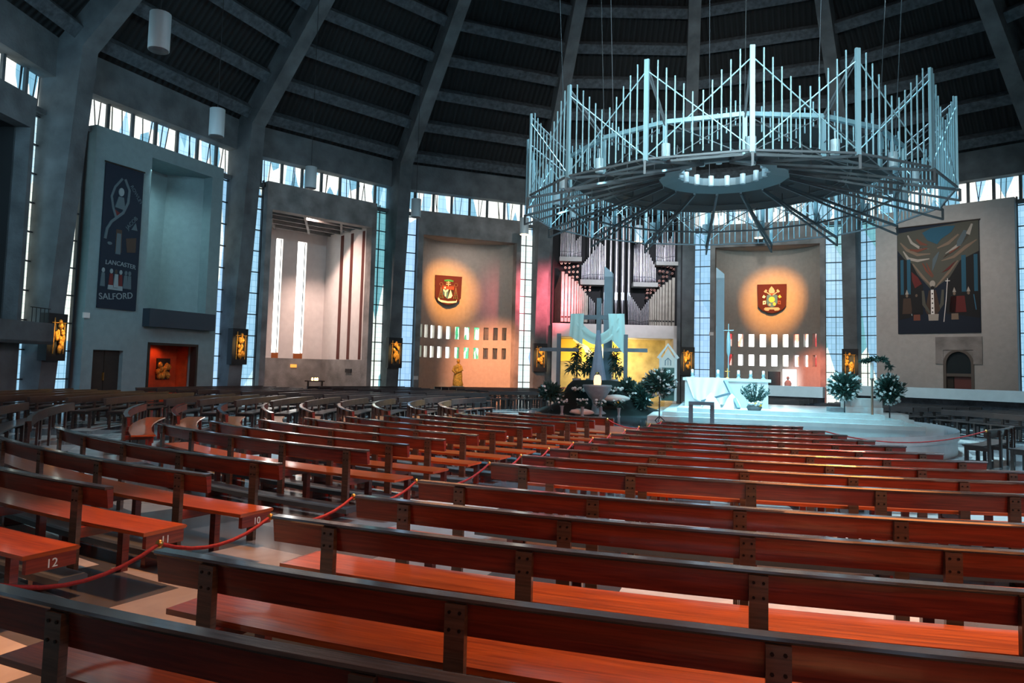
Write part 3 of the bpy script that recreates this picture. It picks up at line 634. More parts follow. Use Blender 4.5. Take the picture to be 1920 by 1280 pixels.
art('woven_picture',F,21.98,P,[(-2.02,4.09),(1.66,4.09),(1.66,9.57),(-2.02,9.57)],CM,t,step=.004)
b=MB(); b.tube(F(-2.08,21.93,9.6),F(1.72,21.93,9.6),.035); b.build('hanging_rod',M['dwood'],t)

# ---- bay -1: organ over the gilded chapel
k=-1; F=frame(baz(k))
b=MB(); b.fbox(F,-3.6,-3.15,22,26,0,4.55,0); b.fbox(F,3.55,3.75,22,26,0,4.55,0); b.fbox(F,-3.6,3.75,22,26,3.78,4.55,0); b.fbox(F,-3.2,3.6,24.4,24.5,0,3.8,1); b.fbox(F,-4.4,-3.6,22.5,22.7,0,11.7,2); b.fbox(F,3.75,4.4,22.5,22.7,0,11.7,2)
struct(b.build('wall_organ_gallery',[M['plaster_w'],mat('gold_brown_plaster',(.5,.4,.17),.8,noise=.3,scale=2),M['conc_d']]),'white gallery front carrying the organ over a golden chapel','wall')
t=thing('wall_painting','wide bright yellow painting on the golden chapel wall under the organ','painting',F(-1.3,24.3,2.4)); b=MB(); b.fbox(F,-3.1,.7,24.3,24.38,2.35,3.72,0)
for q in quads([(-2.2,3.72),(-1.4,3.2),(-.9,2.4)],[.1,.3,.5]): b.prism(F,q,24.27,24.32,1)
for q in quads([(-.6,3.72),(-.5,3.2),(-.2,2.4)],[.12,.3,.3]): b.prism(F,q,24.27,24.32,1)
b.build('painted_canvas',[mat('bright_yellow_paint',(.85,.55,.05),.6),mat('pale_cream_paint',(.8,.75,.55),.6)],t)
t=thing('pipe_organ','tall silver pipe organ with stepped pipe groups on the white gallery','organ',F(0,22.8,4.55))
b=MB(); b.fbox(F,-3.6,3.75,23.3,23.4,4.55,11.6); b.fbox(F,-3.65,-3.55,22.3,23.4,4.55,11.6); b.fbox(F,3.7,3.8,22.3,23.4,4.55,11.6); b.fbox(F,-3.6,3.75,22.2,23.4,11.2,11.6); b.build('organ_case',M['organdark'],t)
UX=lambda x:-3.44+(x/5.335-10)*.0314
ZY=lambda y:4.55+(606-(380+y/5.335))*.0325
for x0,x1,y0,y1 in ((85,310,550,593),(300,545,770,820),(835,1085,785,828),(1065,1285,575,612)):
    b=MB(); b.fbox(F,UX(x0),UX(x1),22.1,22.9,ZY(y1),ZY(y0)); b.build('pipe_shelf',M['plaster'],t)
def pipe(x,yt,yb,w,a,m='pipe',nm_='organ_pipe',n=8):
    r=w/5.335*.0314/2; u=UX(x); z0,z1=ZY(yb),ZY(yt); h=min(.28,(z1-z0)*.18)
    b=MB(); b.lathe(F(u,a,z0),[(r*.3,0),(r,h),(r,h+.02),(r,z1-z0)],n,0); 
    b.fbox(F,u-r*.5,u+r*.5,a-r*1.01-.004,a-r*.8,z0+h+.03,z0+h+.03+r*1.3,1)
    b.build(nm_,[M[m],M['organdark']],t)
for i in range(14): x=98+i*15.6; y=(205+i*10 if i<9 else 400-(i-9)*19); pipe(x,min(y,405),548,10,22.35)
for x,y in ((172,115),(190,70),(215,20),(240,5)): pipe(x,y,548,12,22.65,n=6)
for i in range(15): x=318+i*15.6; y=(625-i*19 if i<12 else 400+(i-12)*14); pipe(x,y,768,10,22.35)
for x,y,w in ((397,140,20),(433,290,16),(462,370,14),(500,200,14)): pipe(x,y,768,w,22.65)
for x,y,w in ((556,150,24),(613,0,30),(672,0,40),(738,-20,40),(800,0,34)):
    r=w/5.335*.0314/2; u=UX(x); b=MB(); b.lathe(F(u,22.6,0),[(r,ZY(875 if w>30 else 905)),(r,ZY(y))],14)
    b.build('organ_pipe',M['pipe'],t)
    b=MB(); b.lathe(F(u,22.6,0),[(.02,ZY(1150)),(r*.95,ZY(990)),(r,ZY(980)),(r,ZY(875))],12,0); b.fbox(F,u-r*.7,u+r*.7,22.6-r*1.02,22.6-r*.7,ZY(960),ZY(885),1); b.build('pipe_foot',[M['pipe'],M['pipem']],t)
for i in range(15): x=848+i*15.4; y=(400+abs(i-3)*4 if i<8 else 440+(i-8)*32); pipe(x,y,783,10,22.35)
for x,y,w in ((870,250,14),(925,280,14),(960,170,20),(997,70,18)): pipe(x,y,783,w,22.65)
for i in range(14): x=1073+i*15.3; y=(345+i*18 if i<5 else 430-(i-5)*22); pipe(x,y,573,10,22.35)
for x,y in ((1148,75),(1168,75),(1190,200)): pipe(x,y,573,12,22.65,n=6)
for i in range(4): pipe(400+i*16,940+i*18,1200,11,22.3)
for i in range(4): pipe(492+i*17,1040-i*20,1200,11,22.3)
for i in range(14): x=797+i*15.2; pipe(x,(890+i*21 if i<9 else 1060-(i-8)*20),1213,10,22.3)
def woodpipe(x,yt,yb,w,a):
    b=MB(); r=w/5.335*.0314/2; b.fbox(F,UX(x)-r,UX(x)+r,a,a+.25,ZY(yb),ZY(yt)); b.fbox(F,UX(x)-r*.8,UX(x)+r*.8,a-.01,a,ZY(yb-55),ZY(yb-40),1); b.build('wooden_pipe',[M['pipew'],M['organdark']],t)
for i,(x,w) in enumerate(((125,32),(160,31),(193,28),(225,26),(253,23),(278,21),(301,20),(321,18),(340,17),(358,16),(375,15))): woodpipe(x,695+i*23,1188,w*.88,22.25)
for i,(x,w) in enumerate(((1012,14),(1029,15),(1047,17),(1068,19),(1092,22),(1118,24),(1147,27),(1178,28),(1211,30),(1246,31))): woodpipe(x,945-i*24,1208,w*.88,22.25)
b=MB(); b.hexa([F(UX(50),23.2,4.55),F(UX(106),22.25,4.55),F(UX(108),22.35,4.55),F(UX(55),23.3,4.55),F(UX(50),23.2,ZY(860)),F(UX(106),22.25,ZY(690)),F(UX(108),22.35,ZY(690)),F(UX(55),23.3,ZY(860))]); b.build('side_panel',M['pipew'],t)
for x,y in ((110,607),(150,603),(190,600),(150,650),(190,650),(235,638),(278,630),(190,693),(232,690),(275,690),(228,740),(273,740),(273,790),(316,830),(358,828),(405,830),(357,870),(403,868),(1115,605),(1152,610),(1192,615),(1230,625),(1260,640),(1115,663),(1148,665),(1190,672),(1242,683),(1150,717),(1187,715),(1110,760),(1150,760),(1110,803),(993,848),(1030,848),(1062,853),(990,882),(1022,880),(985,930)):
    b=MB(); u,z=UX(x),ZY(y); p0=Vector(F(u,22.5,z)); p1=Vector(F(u,23.3,z)); b.tube(p0,p1,.065,8,0,.02); b.tube(F(u,22.49,z),F(u,22.51,z),.045,8,1); b.build('trumpet_pipe',[mat('copper_bell',(.6,.3,.25),.35,.6) if 'cop' not in M else M['cop'],M['organdark']],t)
    M.setdefault('cop',bpy.data.materials['copper_bell'])

# ---- stations of the cross on the pillars
for i,k in enumerate((-4,-3,-2,-1,0,1)):
    az=T0+k*22.5; F=frame(az); lab=('by the gallery','after the banner wall','after the open chapel','beside the organ, lit red','after the organ','beside the tapestry wall')[i]
    t=thing('gilded_station','gilded figures in a dark box on the pillar '+lab,'relief',F(0,22.0,1.66)); rnd=random.Random(20+i)
    b=MB(); b.fbox(F,-.4,.4,21.95,22.32,1.66,3.3); b.build('dark_box',M['dark'],t)
    b=MB()
    for q in range(14):
        hh=rnd.uniform(-.5,.5); b.blob(F(rnd.uniform(-.14,.14)*(1.2-abs(hh)),21.86,2.5+hh*.9),rnd.uniform(.05,.1),rnd.uniform(.05,.09),rnd.uniform(.08,.16),0,7,.2)
    b.blob(F(0,21.84,3.02),.06,.06,.08); b.build('figure_group',M['gold'],t)
    b=MB(); b.tube(F(-.22,21.88,1.9),F(-.2,21.88,3.15),.018); b.tube(F(-.3,21.88,2.98),F(.3,21.88,2.98),.016); b.tube(F(.22,21.88,1.9),F(.22,21.88,2.98),.014); b.build('thin_frame',M['gold'],t)
for k,u,z,a,lab in ((-4,-2.95,3.35,21.93,'small white box on the banner wall'),(-2,-3.0,1.15,21.93,'small white notice on the frame of the gilt statue chapel'),(0,-3.0,4.1,21.93,'small white box on the frame of the far shield chapel')):
    F=frame(baz(k)); b=MB(); b.fbox(F,u-.12,u+.12,a,22,z-.1,z+.1); tag(b.build('wall_box',M['plaster_w'],None,F(u,a,z)),lab,'wall box')

# ------------------------------------------------------------------ pews
ROW=[6.03,6.98,7.81,8.73,9.59,10.48,11.34,12.24,13.11,13.93,15.36,16.25,17.13,17.97,18.82,19.7]
ORD='first second third fourth fifth sixth seventh eighth ninth tenth eleventh twelfth thirteenth fourteenth fifteenth sixteenth'.split()
def pew(r,a0,a1,posts,label,group,wd,seat_ext=(0,0),kneel=True,number=None,fine=True,name='curved_pew',seat=True,off=(0,0)):
    mid=(a0+a1)/2; t=thing(name,label,'pew',polar(r,mid),group); m1,m2=wd; kneel=kneel and seat
    n=max(3,int(abs(a1-a0)*r/28))if fine else max(2,int(abs(a1-a0)/3.5))
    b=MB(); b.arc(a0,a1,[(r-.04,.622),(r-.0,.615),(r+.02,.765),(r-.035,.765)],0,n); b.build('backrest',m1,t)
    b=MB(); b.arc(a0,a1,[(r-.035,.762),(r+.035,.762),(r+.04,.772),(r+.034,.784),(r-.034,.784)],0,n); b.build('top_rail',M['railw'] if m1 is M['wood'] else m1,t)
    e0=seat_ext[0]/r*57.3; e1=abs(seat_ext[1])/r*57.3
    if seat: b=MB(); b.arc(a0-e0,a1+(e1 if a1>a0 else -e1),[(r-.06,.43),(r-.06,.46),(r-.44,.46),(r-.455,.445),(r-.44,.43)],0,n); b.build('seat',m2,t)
    hw=.047
    for az in posts:
        F=frame(az)
        b=MB(); b.fbox(F,-hw,hw,r+.01,r+.048,0,.758,0); 
        if fine:
            for u in (-.024,.024):
                for z in (.65,.725): b.tube(F(u,r+.044,z),F(u,r+.053,z),.008,6,1)
        b.build('post',[M['postw'] if m1 is M['wood'] else m1,M['bolt']],t)
        if seat:
            b=MB(); b.fbox(F,-.035,.035,r-.42,r-.36,0,.43,0); b.build('leg',m1,t)
            b=MB(); b.fbox(F,-.03,.03,r-.36,r+.01,.35,.43,0); b.build('bearer',m1,t)
    if kneel:
        b=MB(); b.arc(a0,a1,[(r+.13,.1),(r+.13,.15),(r+.15,.165),(r+.33,.165),(r+.35,.15),(r+.35,.1)],0,n); kn=b.build('kneeler',M['pad'],t)
        for az in posts: b=MB(); F=frame(az); b.fbox(F,-.03,.03,r+.06,r+.34,0,.1); b.build('kneeler_foot',m1,t)
    if number:
        az=a1+e1*(1 if a1>a0 else -1); a=radians(az); nx,ny=(-cos(a),sin(a)) if a1<a0 else (cos(a),-sin(a)); px,py,_=polar(r-.26,az)
        G=lambda u,d,z:(px+nx*(.012-d)-ny*u, py+ny*(.012-d)+nx*u, z)
        b=MB(); b.fbox(G,-.17,.17,.02,.06,.33,.43); b.build('end_plate',m1,t)
        lettering('seat_number_lettering',number,.085,G,0,.345,.018,M['petal'],t,depth=.002)
    t.location.x+=off[0]; t.location.y+=off[1]
    return t
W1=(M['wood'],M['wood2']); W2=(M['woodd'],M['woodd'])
def spread(a0,a1,m,n): return [a0+m+(a1-a0-2*m)*i/(n-1) for i in range(n)]
# centre block, just beyond the rope
for i,r in enumerate(ROW[:15]):
    a0,a1=163.1,189.25
    posts=[187.7,183.35,179.2,175.1,170.6,166.2] if r>15 else [187.7-4.6*j for j in range(6)]
    a1-={17.97:.35}.get(r,0); r={17.97:18.1,18.82:18.88}.get(r,r)
    pew(r,a0,a1,posts,'curved red-brown pew in the centre block, %s row back from the altar'%ORD[i],'pews of the centre block',W1,kneel=r>13,seat=abs(r-15.36)>.1)
# block on the other side of the rope
for i,r in enumerate(ROW[:14]):
    a1=180-(-(-164.7+(16.2-r)*.4)) if 0 else 0
    hi=360-164.7+(16.2-min(r,16.2))*.4+0.0 if 0 else None
    aR=-(164.7-(16.2-min(r,16.2))*.4); aL=-(145.2-(15.8-min(r,15.8))*.75)
    dx,dy=-1.086,.297                       # this block curves about a point a little off the altar
    q=polar(r,aR); aR=degrees(atan2(q[0]-dx,q[1]-dy)); q=polar(r+.38,aL); aL=degrees(atan2(q[0]-dx,q[1]-dy))
    if aR>0: aR-=360
    pts=[aR+1.2+j*4.5 for j in range(int((aL-aR-2.6)/4.5)+1)]+[aL-1.1]
    pew(r,aL,aR,pts,'curved red-brown pew in the block across the rope aisle, %s row back from the altar'%ORD[i],'pews of the block across the rope aisle',W1,seat_ext=(0,-.35),number={16.25:'10',17.13:'11',17.97:'12'}.get(r),seat=abs(r-15.36)>.1,off=(dx,dy))
for i,r0 in enumerate(ROW[1:13]):
    r=r0+.62
    aR=-(138.0-(14.6-min(r,14.6))*1.15); aL=-(120.5-(14.6-min(r,14.6))*1.2)
    if r>15.5: aR=-140.5; aL=-121
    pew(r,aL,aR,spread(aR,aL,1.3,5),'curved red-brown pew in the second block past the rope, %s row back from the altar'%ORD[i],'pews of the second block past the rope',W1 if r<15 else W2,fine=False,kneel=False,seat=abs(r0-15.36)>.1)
def far_pew(r,a0,a1,label,group,nposts=5):
    t=thing('curved_pew',label,'pew',polar(r,(a0+a1)/2),group); n=max(3,int(abs(a1-a0)/2.2))
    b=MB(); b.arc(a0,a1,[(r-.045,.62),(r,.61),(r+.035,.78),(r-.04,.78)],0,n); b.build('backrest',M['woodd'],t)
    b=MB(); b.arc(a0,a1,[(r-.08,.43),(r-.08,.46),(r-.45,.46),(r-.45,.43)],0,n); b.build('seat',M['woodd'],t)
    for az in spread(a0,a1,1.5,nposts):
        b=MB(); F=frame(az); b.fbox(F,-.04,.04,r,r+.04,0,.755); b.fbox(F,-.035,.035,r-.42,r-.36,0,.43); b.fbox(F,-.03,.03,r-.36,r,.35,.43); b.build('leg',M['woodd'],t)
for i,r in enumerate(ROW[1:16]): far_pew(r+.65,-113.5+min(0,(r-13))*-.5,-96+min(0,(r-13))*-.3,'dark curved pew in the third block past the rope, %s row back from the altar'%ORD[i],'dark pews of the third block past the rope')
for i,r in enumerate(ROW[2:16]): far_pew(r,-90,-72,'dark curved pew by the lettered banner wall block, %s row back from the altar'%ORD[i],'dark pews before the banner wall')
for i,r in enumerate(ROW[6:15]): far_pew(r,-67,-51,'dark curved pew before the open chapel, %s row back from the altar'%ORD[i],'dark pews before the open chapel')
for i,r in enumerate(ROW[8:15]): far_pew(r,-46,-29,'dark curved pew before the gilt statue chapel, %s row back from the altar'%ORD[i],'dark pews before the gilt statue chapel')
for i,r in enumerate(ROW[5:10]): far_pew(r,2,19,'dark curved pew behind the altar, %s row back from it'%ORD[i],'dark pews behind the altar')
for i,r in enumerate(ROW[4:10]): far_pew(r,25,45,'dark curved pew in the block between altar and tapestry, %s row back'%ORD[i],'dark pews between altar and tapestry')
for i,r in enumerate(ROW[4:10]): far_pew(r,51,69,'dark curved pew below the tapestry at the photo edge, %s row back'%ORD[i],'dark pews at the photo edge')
for i,r in enumerate(ROW[1:4]): pew(r,110,130,spread(110,130,1.3,5)[:4]+[129.4],'dark curved pew across the wide aisle at the photo edge, %s row'%ORD[i],'pews across the wide aisle',(M['woodd'],M['woodd']),kneel=False)
# low panelled front before the dark pews
t=thing('pew_front_panel','low dark panelled front closing the pew block by the gilt statue chapel','panel',polar(12.6,-53)); b=MB(); b.arc(-60,-47,[(12.5,0),(12.56,0),(12.56,.52),(12.5,.52)],0,8); b.build('panelling',M['woodd'],t)
b=MB(); b.arc(-60,-47,[(12.46,.52),(12.6,.52),(12.6,.56),(12.46,.56)],0,8); b.build('capping_rail',M['woodd'],t)
# white topped parapet on the tapestry side
b=MB(); b.arc(22,70,[(14.9,0),(15.4,0),(15.4,1.02),(14.9,1.02)],0,24); b.arc(22,70,[(14.8,1.0),(15.5,1.0),(15.5,1.42),(14.8,1.42)],1,24)
M['pstone']=mat('rough_dark_stone',(.05,.05,.06),.9,noise=.6,scale=4,bump=1)
struct(b.build('trim_parapet',[M['pstone'],M['plaster_w']]),'long white topped parapet over rough dark stone below the tapestry','parapet')
b=MB(); b.arc(8,20,[(13.8,.85),(14.3,.85),(14.3,1.32),(13.8,1.32)],0,6); b.arc(8,20,[(13.9,0),(14.2,0),(14.2,.85),(13.9,.85)],1,6)
struct(b.build('trim_parapet_short',[M['plaster_w'],M['pstone']]),'short pale parapet behind the altar','parapet')

# ------------------------------------------------------------------ aisle rope
ends=[Vector(polar(r+.03,189.3,.775)) for r in ROW[:15][::-1]]
pts=[ends[0]+Vector((-.9,-.7,-.35))]
for a,c in zip(ends,ends[1:]):
    d=(c-a).length; sag=.05+.05*d
    for j in range(8):
        s_=j/8; pts.append(a.lerp(c,s_)+Vector((0,0,-4*sag*s_*(1-s_))))
pts.append(ends[-1])
t=thing('barrier_rope','long red barrier rope looped along the pew ends of the centre block','rope',polar(12,189.3)); b=MB(); b.path(pts,.011,7); b.build('red_cord',M['rope'],t)
for e in ends: b=MB(); b.blob(e,.022,.022,.022,0,8); b.build('brass_eye',M['brass'],t)
for nme,A,B,sag,lab in (('barrier_rope',Vector(polar(6.06,189.3,.77)),Vector(polar(6.3,-160.6,.77)),.16,'thin dark rope closing the aisle before the sanctuary steps'),('barrier_rope',Vector(polar(6.9,162.9,.77)),Vector(polar(7.0,130.2,.77)),.22,'thin dark rope across the wide aisle beside the front pews')):
    t=thing(nme,lab,'rope',A); b=MB(); b.path([A.lerp(B,j/16)+Vector((0,0,-4*sag*j/16*(1-j/16))) for j in range(17)],.013,6); b.build('cord',M['rope'],t); b=MB(); b.blob(B,.03,.03,.03); b.build('brass_eye',M['brass'],t)

# ------------------------------------------------------------------ sanctuary
Z=.55; CX,CY=.4,.25
b=MB(); N_=96
P_=lambda r,z:[(CX+r*cos(2*pi*i/N_),CY+r*sin(2*pi*i/N_),z) for i in range(N_)]
for ra,za,rb,zb in ((5.6,0,5.6,Z-.2),(5.6,Z-.2,5.64,Z-.2),(5.64,Z-.2,5.64,Z)):
    b.add(P_(ra,za)+P_(rb,zb),[(i,(i+1)%N_,N_+(i+1)%N_,N_+i) for i in range(N_)],0)
b.add(P_(5.64,Z),[tuple(range(N_))],1)
struct(b.build('floor_sanctuary',[M['white'],M['disc']]),'round raised sanctuary platform with a pale rim','platform')
b=MB()
for i in range(3):
    o=.36*i; b.box(-1.6+o,4.9-o,-2.0+o,3.4,Z+.1*i,Z+.1*(i+1))
struct(b.build('floor_altar_steps',M['step']),'three pale marble steps below the altar','steps')
ZT=Z+.3
t=thing('altar','massive white marble altar block on the pale steps','altar',(.4,.5,ZT)); b=MB(); b.box(-.72,1.53,.05,1.0,ZT,1.6); b.build('altar_block',M['white'],t); b=MB(); b.box(-.78,1.6,0,1.05,1.58,1.66); b.build('altar_top',M['white'],t)
t=thing('altar_cloth','white linen gathered in falling folds across the altar front','cloth',(.1,0,1.67))
def drape(x,y):
    xx=-.7+x*1.15; z0=1.675; zb=ZT+.08+.35*(1-x)**1.5*0+.3*max(0,.5-x)
    z=z0+(zb-z0)*y; return (xx+.25*y*(x-.9)*-1*(1-x), -.02-.05*y-.03*sin(x*26+y*4)*y, z)
b=MB(); b.sheet(drape,36,10); b.build('linen',M['linen'],t)
for i,x in enumerate((-.52,.19,.75,1.08,1.42)):
    t=thing('altar_candle','short white candle in a clear holder, %s from the open chapel side of the altar'%ORD[i],'candle',(x,.3,1.66),'candles on the altar'); b=MB(); b.lathe((x,.3,1.66),[(.055,0),(.055,.03),(.03,.05),(.045,.09),(.045,.13)],10); b.build('holder',M['alu'],t); b=MB(); b.lathe((x,.3,1.79),[(.035,0),(.035,.1),(.01,.11)],10); b.build('wax',M['petal'],t)
t=thing('altar_crucifix','small standing crucifix with warm light at the middle of the altar','crucifix',(.45,.4,1.66)); b=MB(); b.tube((.45,.4,1.66),(.45,.4,1.95),.012); b.tube((.38,.4,1.86),(.52,.4,1.86),.01); b.build('cross',M['gold'],t); b=MB(); b.lathe((.45,.4,1.66),[(.06,0),(.02,.04)],8); b.build('base',M['gold'],t)
t=thing('leaning_cross','pale blue-grey wooden cross leaning against the altar front','cross',(.55,-.6,ZT)); b=MB(); b.bar((.38,-.1,1.6),(.72,-.75,ZT+.02),.1,.06); b.build('upright',M['crossw'],t); b=MB(); b.bar((-.25,-.55,1.02),(.5,-.4,1.26),.1,.06); b.build('crosspiece',M['crossw'],t)
for i,(x,w) in enumerate(((-.0,.26),(.55,.24))):
    t=thing('folded_cloth',('cream cloth heaped below the leaning cross' if i==0 else 'white cloth heaped behind the leaning cross foot'),'cloth',(x,-.5,ZT)); b=MB(); rnd=random.Random(i)
    b.lathe((x,-.5,ZT),[(w,0),(w*.8,.12),(w*.5,.26),(w*.2,.36),(.01,.4)],18,0,1,.7,lambda a,j:1+.15*sin(5*a+j)); b.build('fabric',M['linen'],t)
t=thing('kneeling_stool','narrow grey-blue wooden stool standing in front of the altar steps','stool',(-.22,-3,Z)); b=MB(); b.box(-.52,.08,-3.15,-2.85,1.02,1.1); b.build('seat',M['slab'],t)
for x in (-.47,.03): b=MB(); b.box(x-.05,x+.05,-3.12,-2.88,Z,1.02); b.build('leg',M['slab'],t)
# grave mound
def wob(a,j): return 1+.06*sin(3*a+j)+.04*sin(7*a)
t=thing('cloth_mound','dark green cloth mound carrying the three crosses','mound',(-3.25,.35,Z)); b=MB(); b.lathe((-3.25,.35,Z),[(1.95,0),(1.75,.05),(1.3,.22),(1.05,.5),(.85,.78),(.7,.93),(.01,.98)],40,0,1.05,.8,wob); b.build('green_cloth',M['green'],t)
def cross(name,lab,x,y,z0,z1,zc,w,th):
    t=thing(name,lab,'cross',(x,y,z0)); b=MB(); b.box(x-th,x+th,y-th,y+th,z0,z1); b.build('upright',M['crossw'],t); b=MB(); b.box(x-w,x+w,y-th*.9,y+th*.9,zc-th,zc+th); b.build('crossbar',M['crossw'],t); return t
cross('wooden_cross','tall wooden cross draped with turquoise cloth, the middle of three',-3.28,.45,1.3,3.98,3.4,.74,.065)
cross('wooden_cross','bare wooden cross on the mound flank beside the red lit pillar',-4.48,.35,.9,2.89,2.4,.6,.055)
cross('wooden_cross','bare wooden cross standing between draped cross and gabled chair',-2.45,.35,1.0,2.88,2.42,.64,.055)
t=thing('draped_cloth','pale turquoise cloth slung over the arms of the tall cross','cloth',(-3.28,.3,3.3)); b=MB()
def sw(x,y):   # swoop between the arms
    X=-4.0+x*1.4; s_=abs(x-.5)*2; top=3.5-.62*(1-s_**1.6); w=.24+.13*s_
    return (X+(-.0 if x<.5 else .03), .33+.03*sin(y*9+x*5)-.03*(1-s_), top-y*w*1.3)
b.sheet(sw,30,6)
def tail(x0,x1,zb0,zb1,zt):
    def f(x,y): return (x0+(x1-x0)*x+(.08 if x0>-3.3 else -.05)*y*.6, .3+.025*sin(x*14), zt+((zb0+(zb1-zb0)*x)-zt)*y)
    return f
b.sheet(tail(-4.12,-3.72,2.82,2.56,3.5),10,6); b.sheet(tail(-2.98,-2.5,2.78,2.25,3.5),10,6)
b.build('cloth_folds',M['cyan'],t)
t=thing('cloth_cone','tall narrow grey-blue cloth falling from the draped cross','cloth',(-3.28,.2,1.4)); b=MB(); b.lathe((-3.26,.25,0),[(.3,1.25),(.24,1.5),(.17,1.9),(.115,2.3),(.075,2.7),(.05,3.0)],28,0,1,.6,lambda a,j:1+.12*sin(7*a)); b.build('fabric',M['bluec'],t)
t=thing('stone_font','fluted grey stone basin on a pedestal before the mound','font',(-3.08,-.95,Z)); b=MB(); b.lathe((-3.08,-.95,Z),[(.26,0),(.26,.06),(.16,.12),(.13,.3),(.16,.42),(.24,.5),(.36,.68),(.4,.78),(.42,.8),(.4,.84),(.01,.84)],32,0,1,1,lambda a,j:1+(.03*sin(16*a) if 5<j<8 else 0)); b.build('basin',M['stone'],t)
t=thing('glowing_lantern','small orange glowing lantern on the stone basin','lantern',(-3.08,-.95,1.39)); b=MB(); b.lathe((-3.08,-.95,1.39),[(.1,0),(.11,.1),(.09,.24),(.05,.28)],12); b.build('glass_shade',emis('lantern_glow',(1,.45,.2),3.5),t); b=MB(); b.lathe((-3.08,-.95,1.69),[(.08,0),(.03,.06)],8); b.build('lid',M['brass'],t)
# foliage
def leaves(c,rx,ry,rz,n,ln,rnd,mb,m=0,up=.2,w=.28,surf=.35):
    for _ in range(n):
        d=Vector((rnd.gauss(0,1),rnd.gauss(0,1),rnd.gauss(0,1))).normalized(); k=surf+(1-surf)*rnd.random()
        p=Vector((c[0]+d.x*rx*k,c[1]+d.y*ry*k,c[2]+d.z*rz*k)); g=(d+Vector((0,0,up))+Vector((rnd.uniform(-.4,.4),rnd.uniform(-.4,.4),rnd.uniform(-.4,.4)))).normalized()
        s=g.cross(Vector((rnd.uniform(-1,1),rnd.uniform(-1,1),rnd.uniform(-1,1)))).normalized()*ln*w*.5; l=ln*rnd.uniform(.6,1.2); nn=g.cross(s).normalized()*l*.08
        mb.add([p-g*l*.5,p+s+nn,p+g*l*.5,p-s+nn],[(0,1,2),(0,2,3)],m)
def bouquet(name,lab,c,rx,rz,stand,nl=420,npt=90,ln=.2,seed=1,cat='flowers'):
    rnd=random.Random(seed); t=thing(name,lab,cat,(c[0],c[1],stand if stand is not None else c[2]-rz))
    b=MB(); leaves(c,rx,rx,rz,nl,ln,rnd,b); leaves(c,rx*.8,rx*.8,rz*.8,nl//2,ln,rnd,b,1); b.build('leaves',[M['leaf'],M['leaf2']],t)
    if npt:
        b=MB()
        for _ in range(npt):
            d=Vector((rnd.gauss(0,1),rnd.gauss(0,1),rnd.gauss(0,1))).normalized(); p=Vector((c[0]+d.x*rx,c[1]+d.y*rx,c[2]+d.z*rz))
            for q in range(3): leaves(p,.02,.02,.02,1,.09,rnd,b,0,w=.7)
        b.build('petals',M['petal'],t)['kind']='stuff'
    if stand is not None and c[2]-rz*.6>stand:
        b=MB(); b.tube((c[0],c[1],stand+.05),(c[0],c[1],c[2]-rz*.4),.016)
        for q in range(3): a=2*pi*q/3+.4; b.tube((c[0],c[1],stand+.12),(c[0]+.14*cos(a),c[1]+.14*sin(a),stand),.012)
        b.build('tripod_stand',M['frame'],t)
    return t
bouquet('flower_arrangement','round spray of white lilies on a thin stand between mound and altar',(-1.27,-2.3,1.52),.42,.36,Z,seed=2)
bouquet('flower_arrangement','round spray of white lilies on a thin stand beside the stepped lectern base',(3.4,-.4,1.55),.42,.38,Z,seed=3,nl=520)
bouquet('flower_arrangement','white flower spray standing behind the tall candle stand',(4.5,-.3,1.5),.36,.4,Z,seed=4,nl=450)
bouquet('potted_fern','drooping dark fern on the platform edge by the mound',(-4.45,-.8,1.15),.38,.3,Z,seed=5,npt=12)
bouquet('potted_fern','dark leafy plant between the mound and the lily stand',(-1.9,-.2,1.1),.35,.42,Z,seed=6,npt=14)
bouquet('potted_fern','low dark fern beside the bare cross of the mound',(-2.35,.1,1.3),.3,.3,Z,seed=16,npt=6)
def bamboo(lab,x,y,z0,z1,seed):
    rnd=random.Random(seed); t=thing('potted_bamboo',lab,'plant',(x,y,z0)); b=MB()
    for _ in range(6): b.tube((x+rnd.uniform(-.04,.04),y,z0+.1),(x+rnd.uniform(-.12,.12),y+rnd.uniform(-.1,.1),z1-.1),.008,5)
    b.build('stems',M['leaf'],t); b=MB()
    leaves((x,y,(z0+z1)/2+.2),.2,.18,(z1-z0)/2-.1,170,.2,rnd,b,0,up=-.5,w=.2,surf=.1); leaves((x-.12*(1 if seed%2 else -1),y,z0+.42),.28,.2,.28,130,.2,rnd,b,0,up=-.5,w=.22,surf=.2); b.build('leaves',M['leaf'],t)
    b=MB(); b.lathe((x,y,z0-.12),[(.1,0),(.14,.22),(.13,.24)],12); b.build('pot',M['stone'],t)
bamboo('tall feathery bamboo in a pot beside the draped cross, on the lit pillar side',-4.0,.85,1.42,2.58,3)
bamboo('tall feathery bamboo in a pot beside the draped cross, on the altar side',-2.86,.9,1.42,2.5,4)
bamboo('thin bamboo half hidden behind the tall grey-blue cloth',-3.6,1.0,1.42,2.45,5)
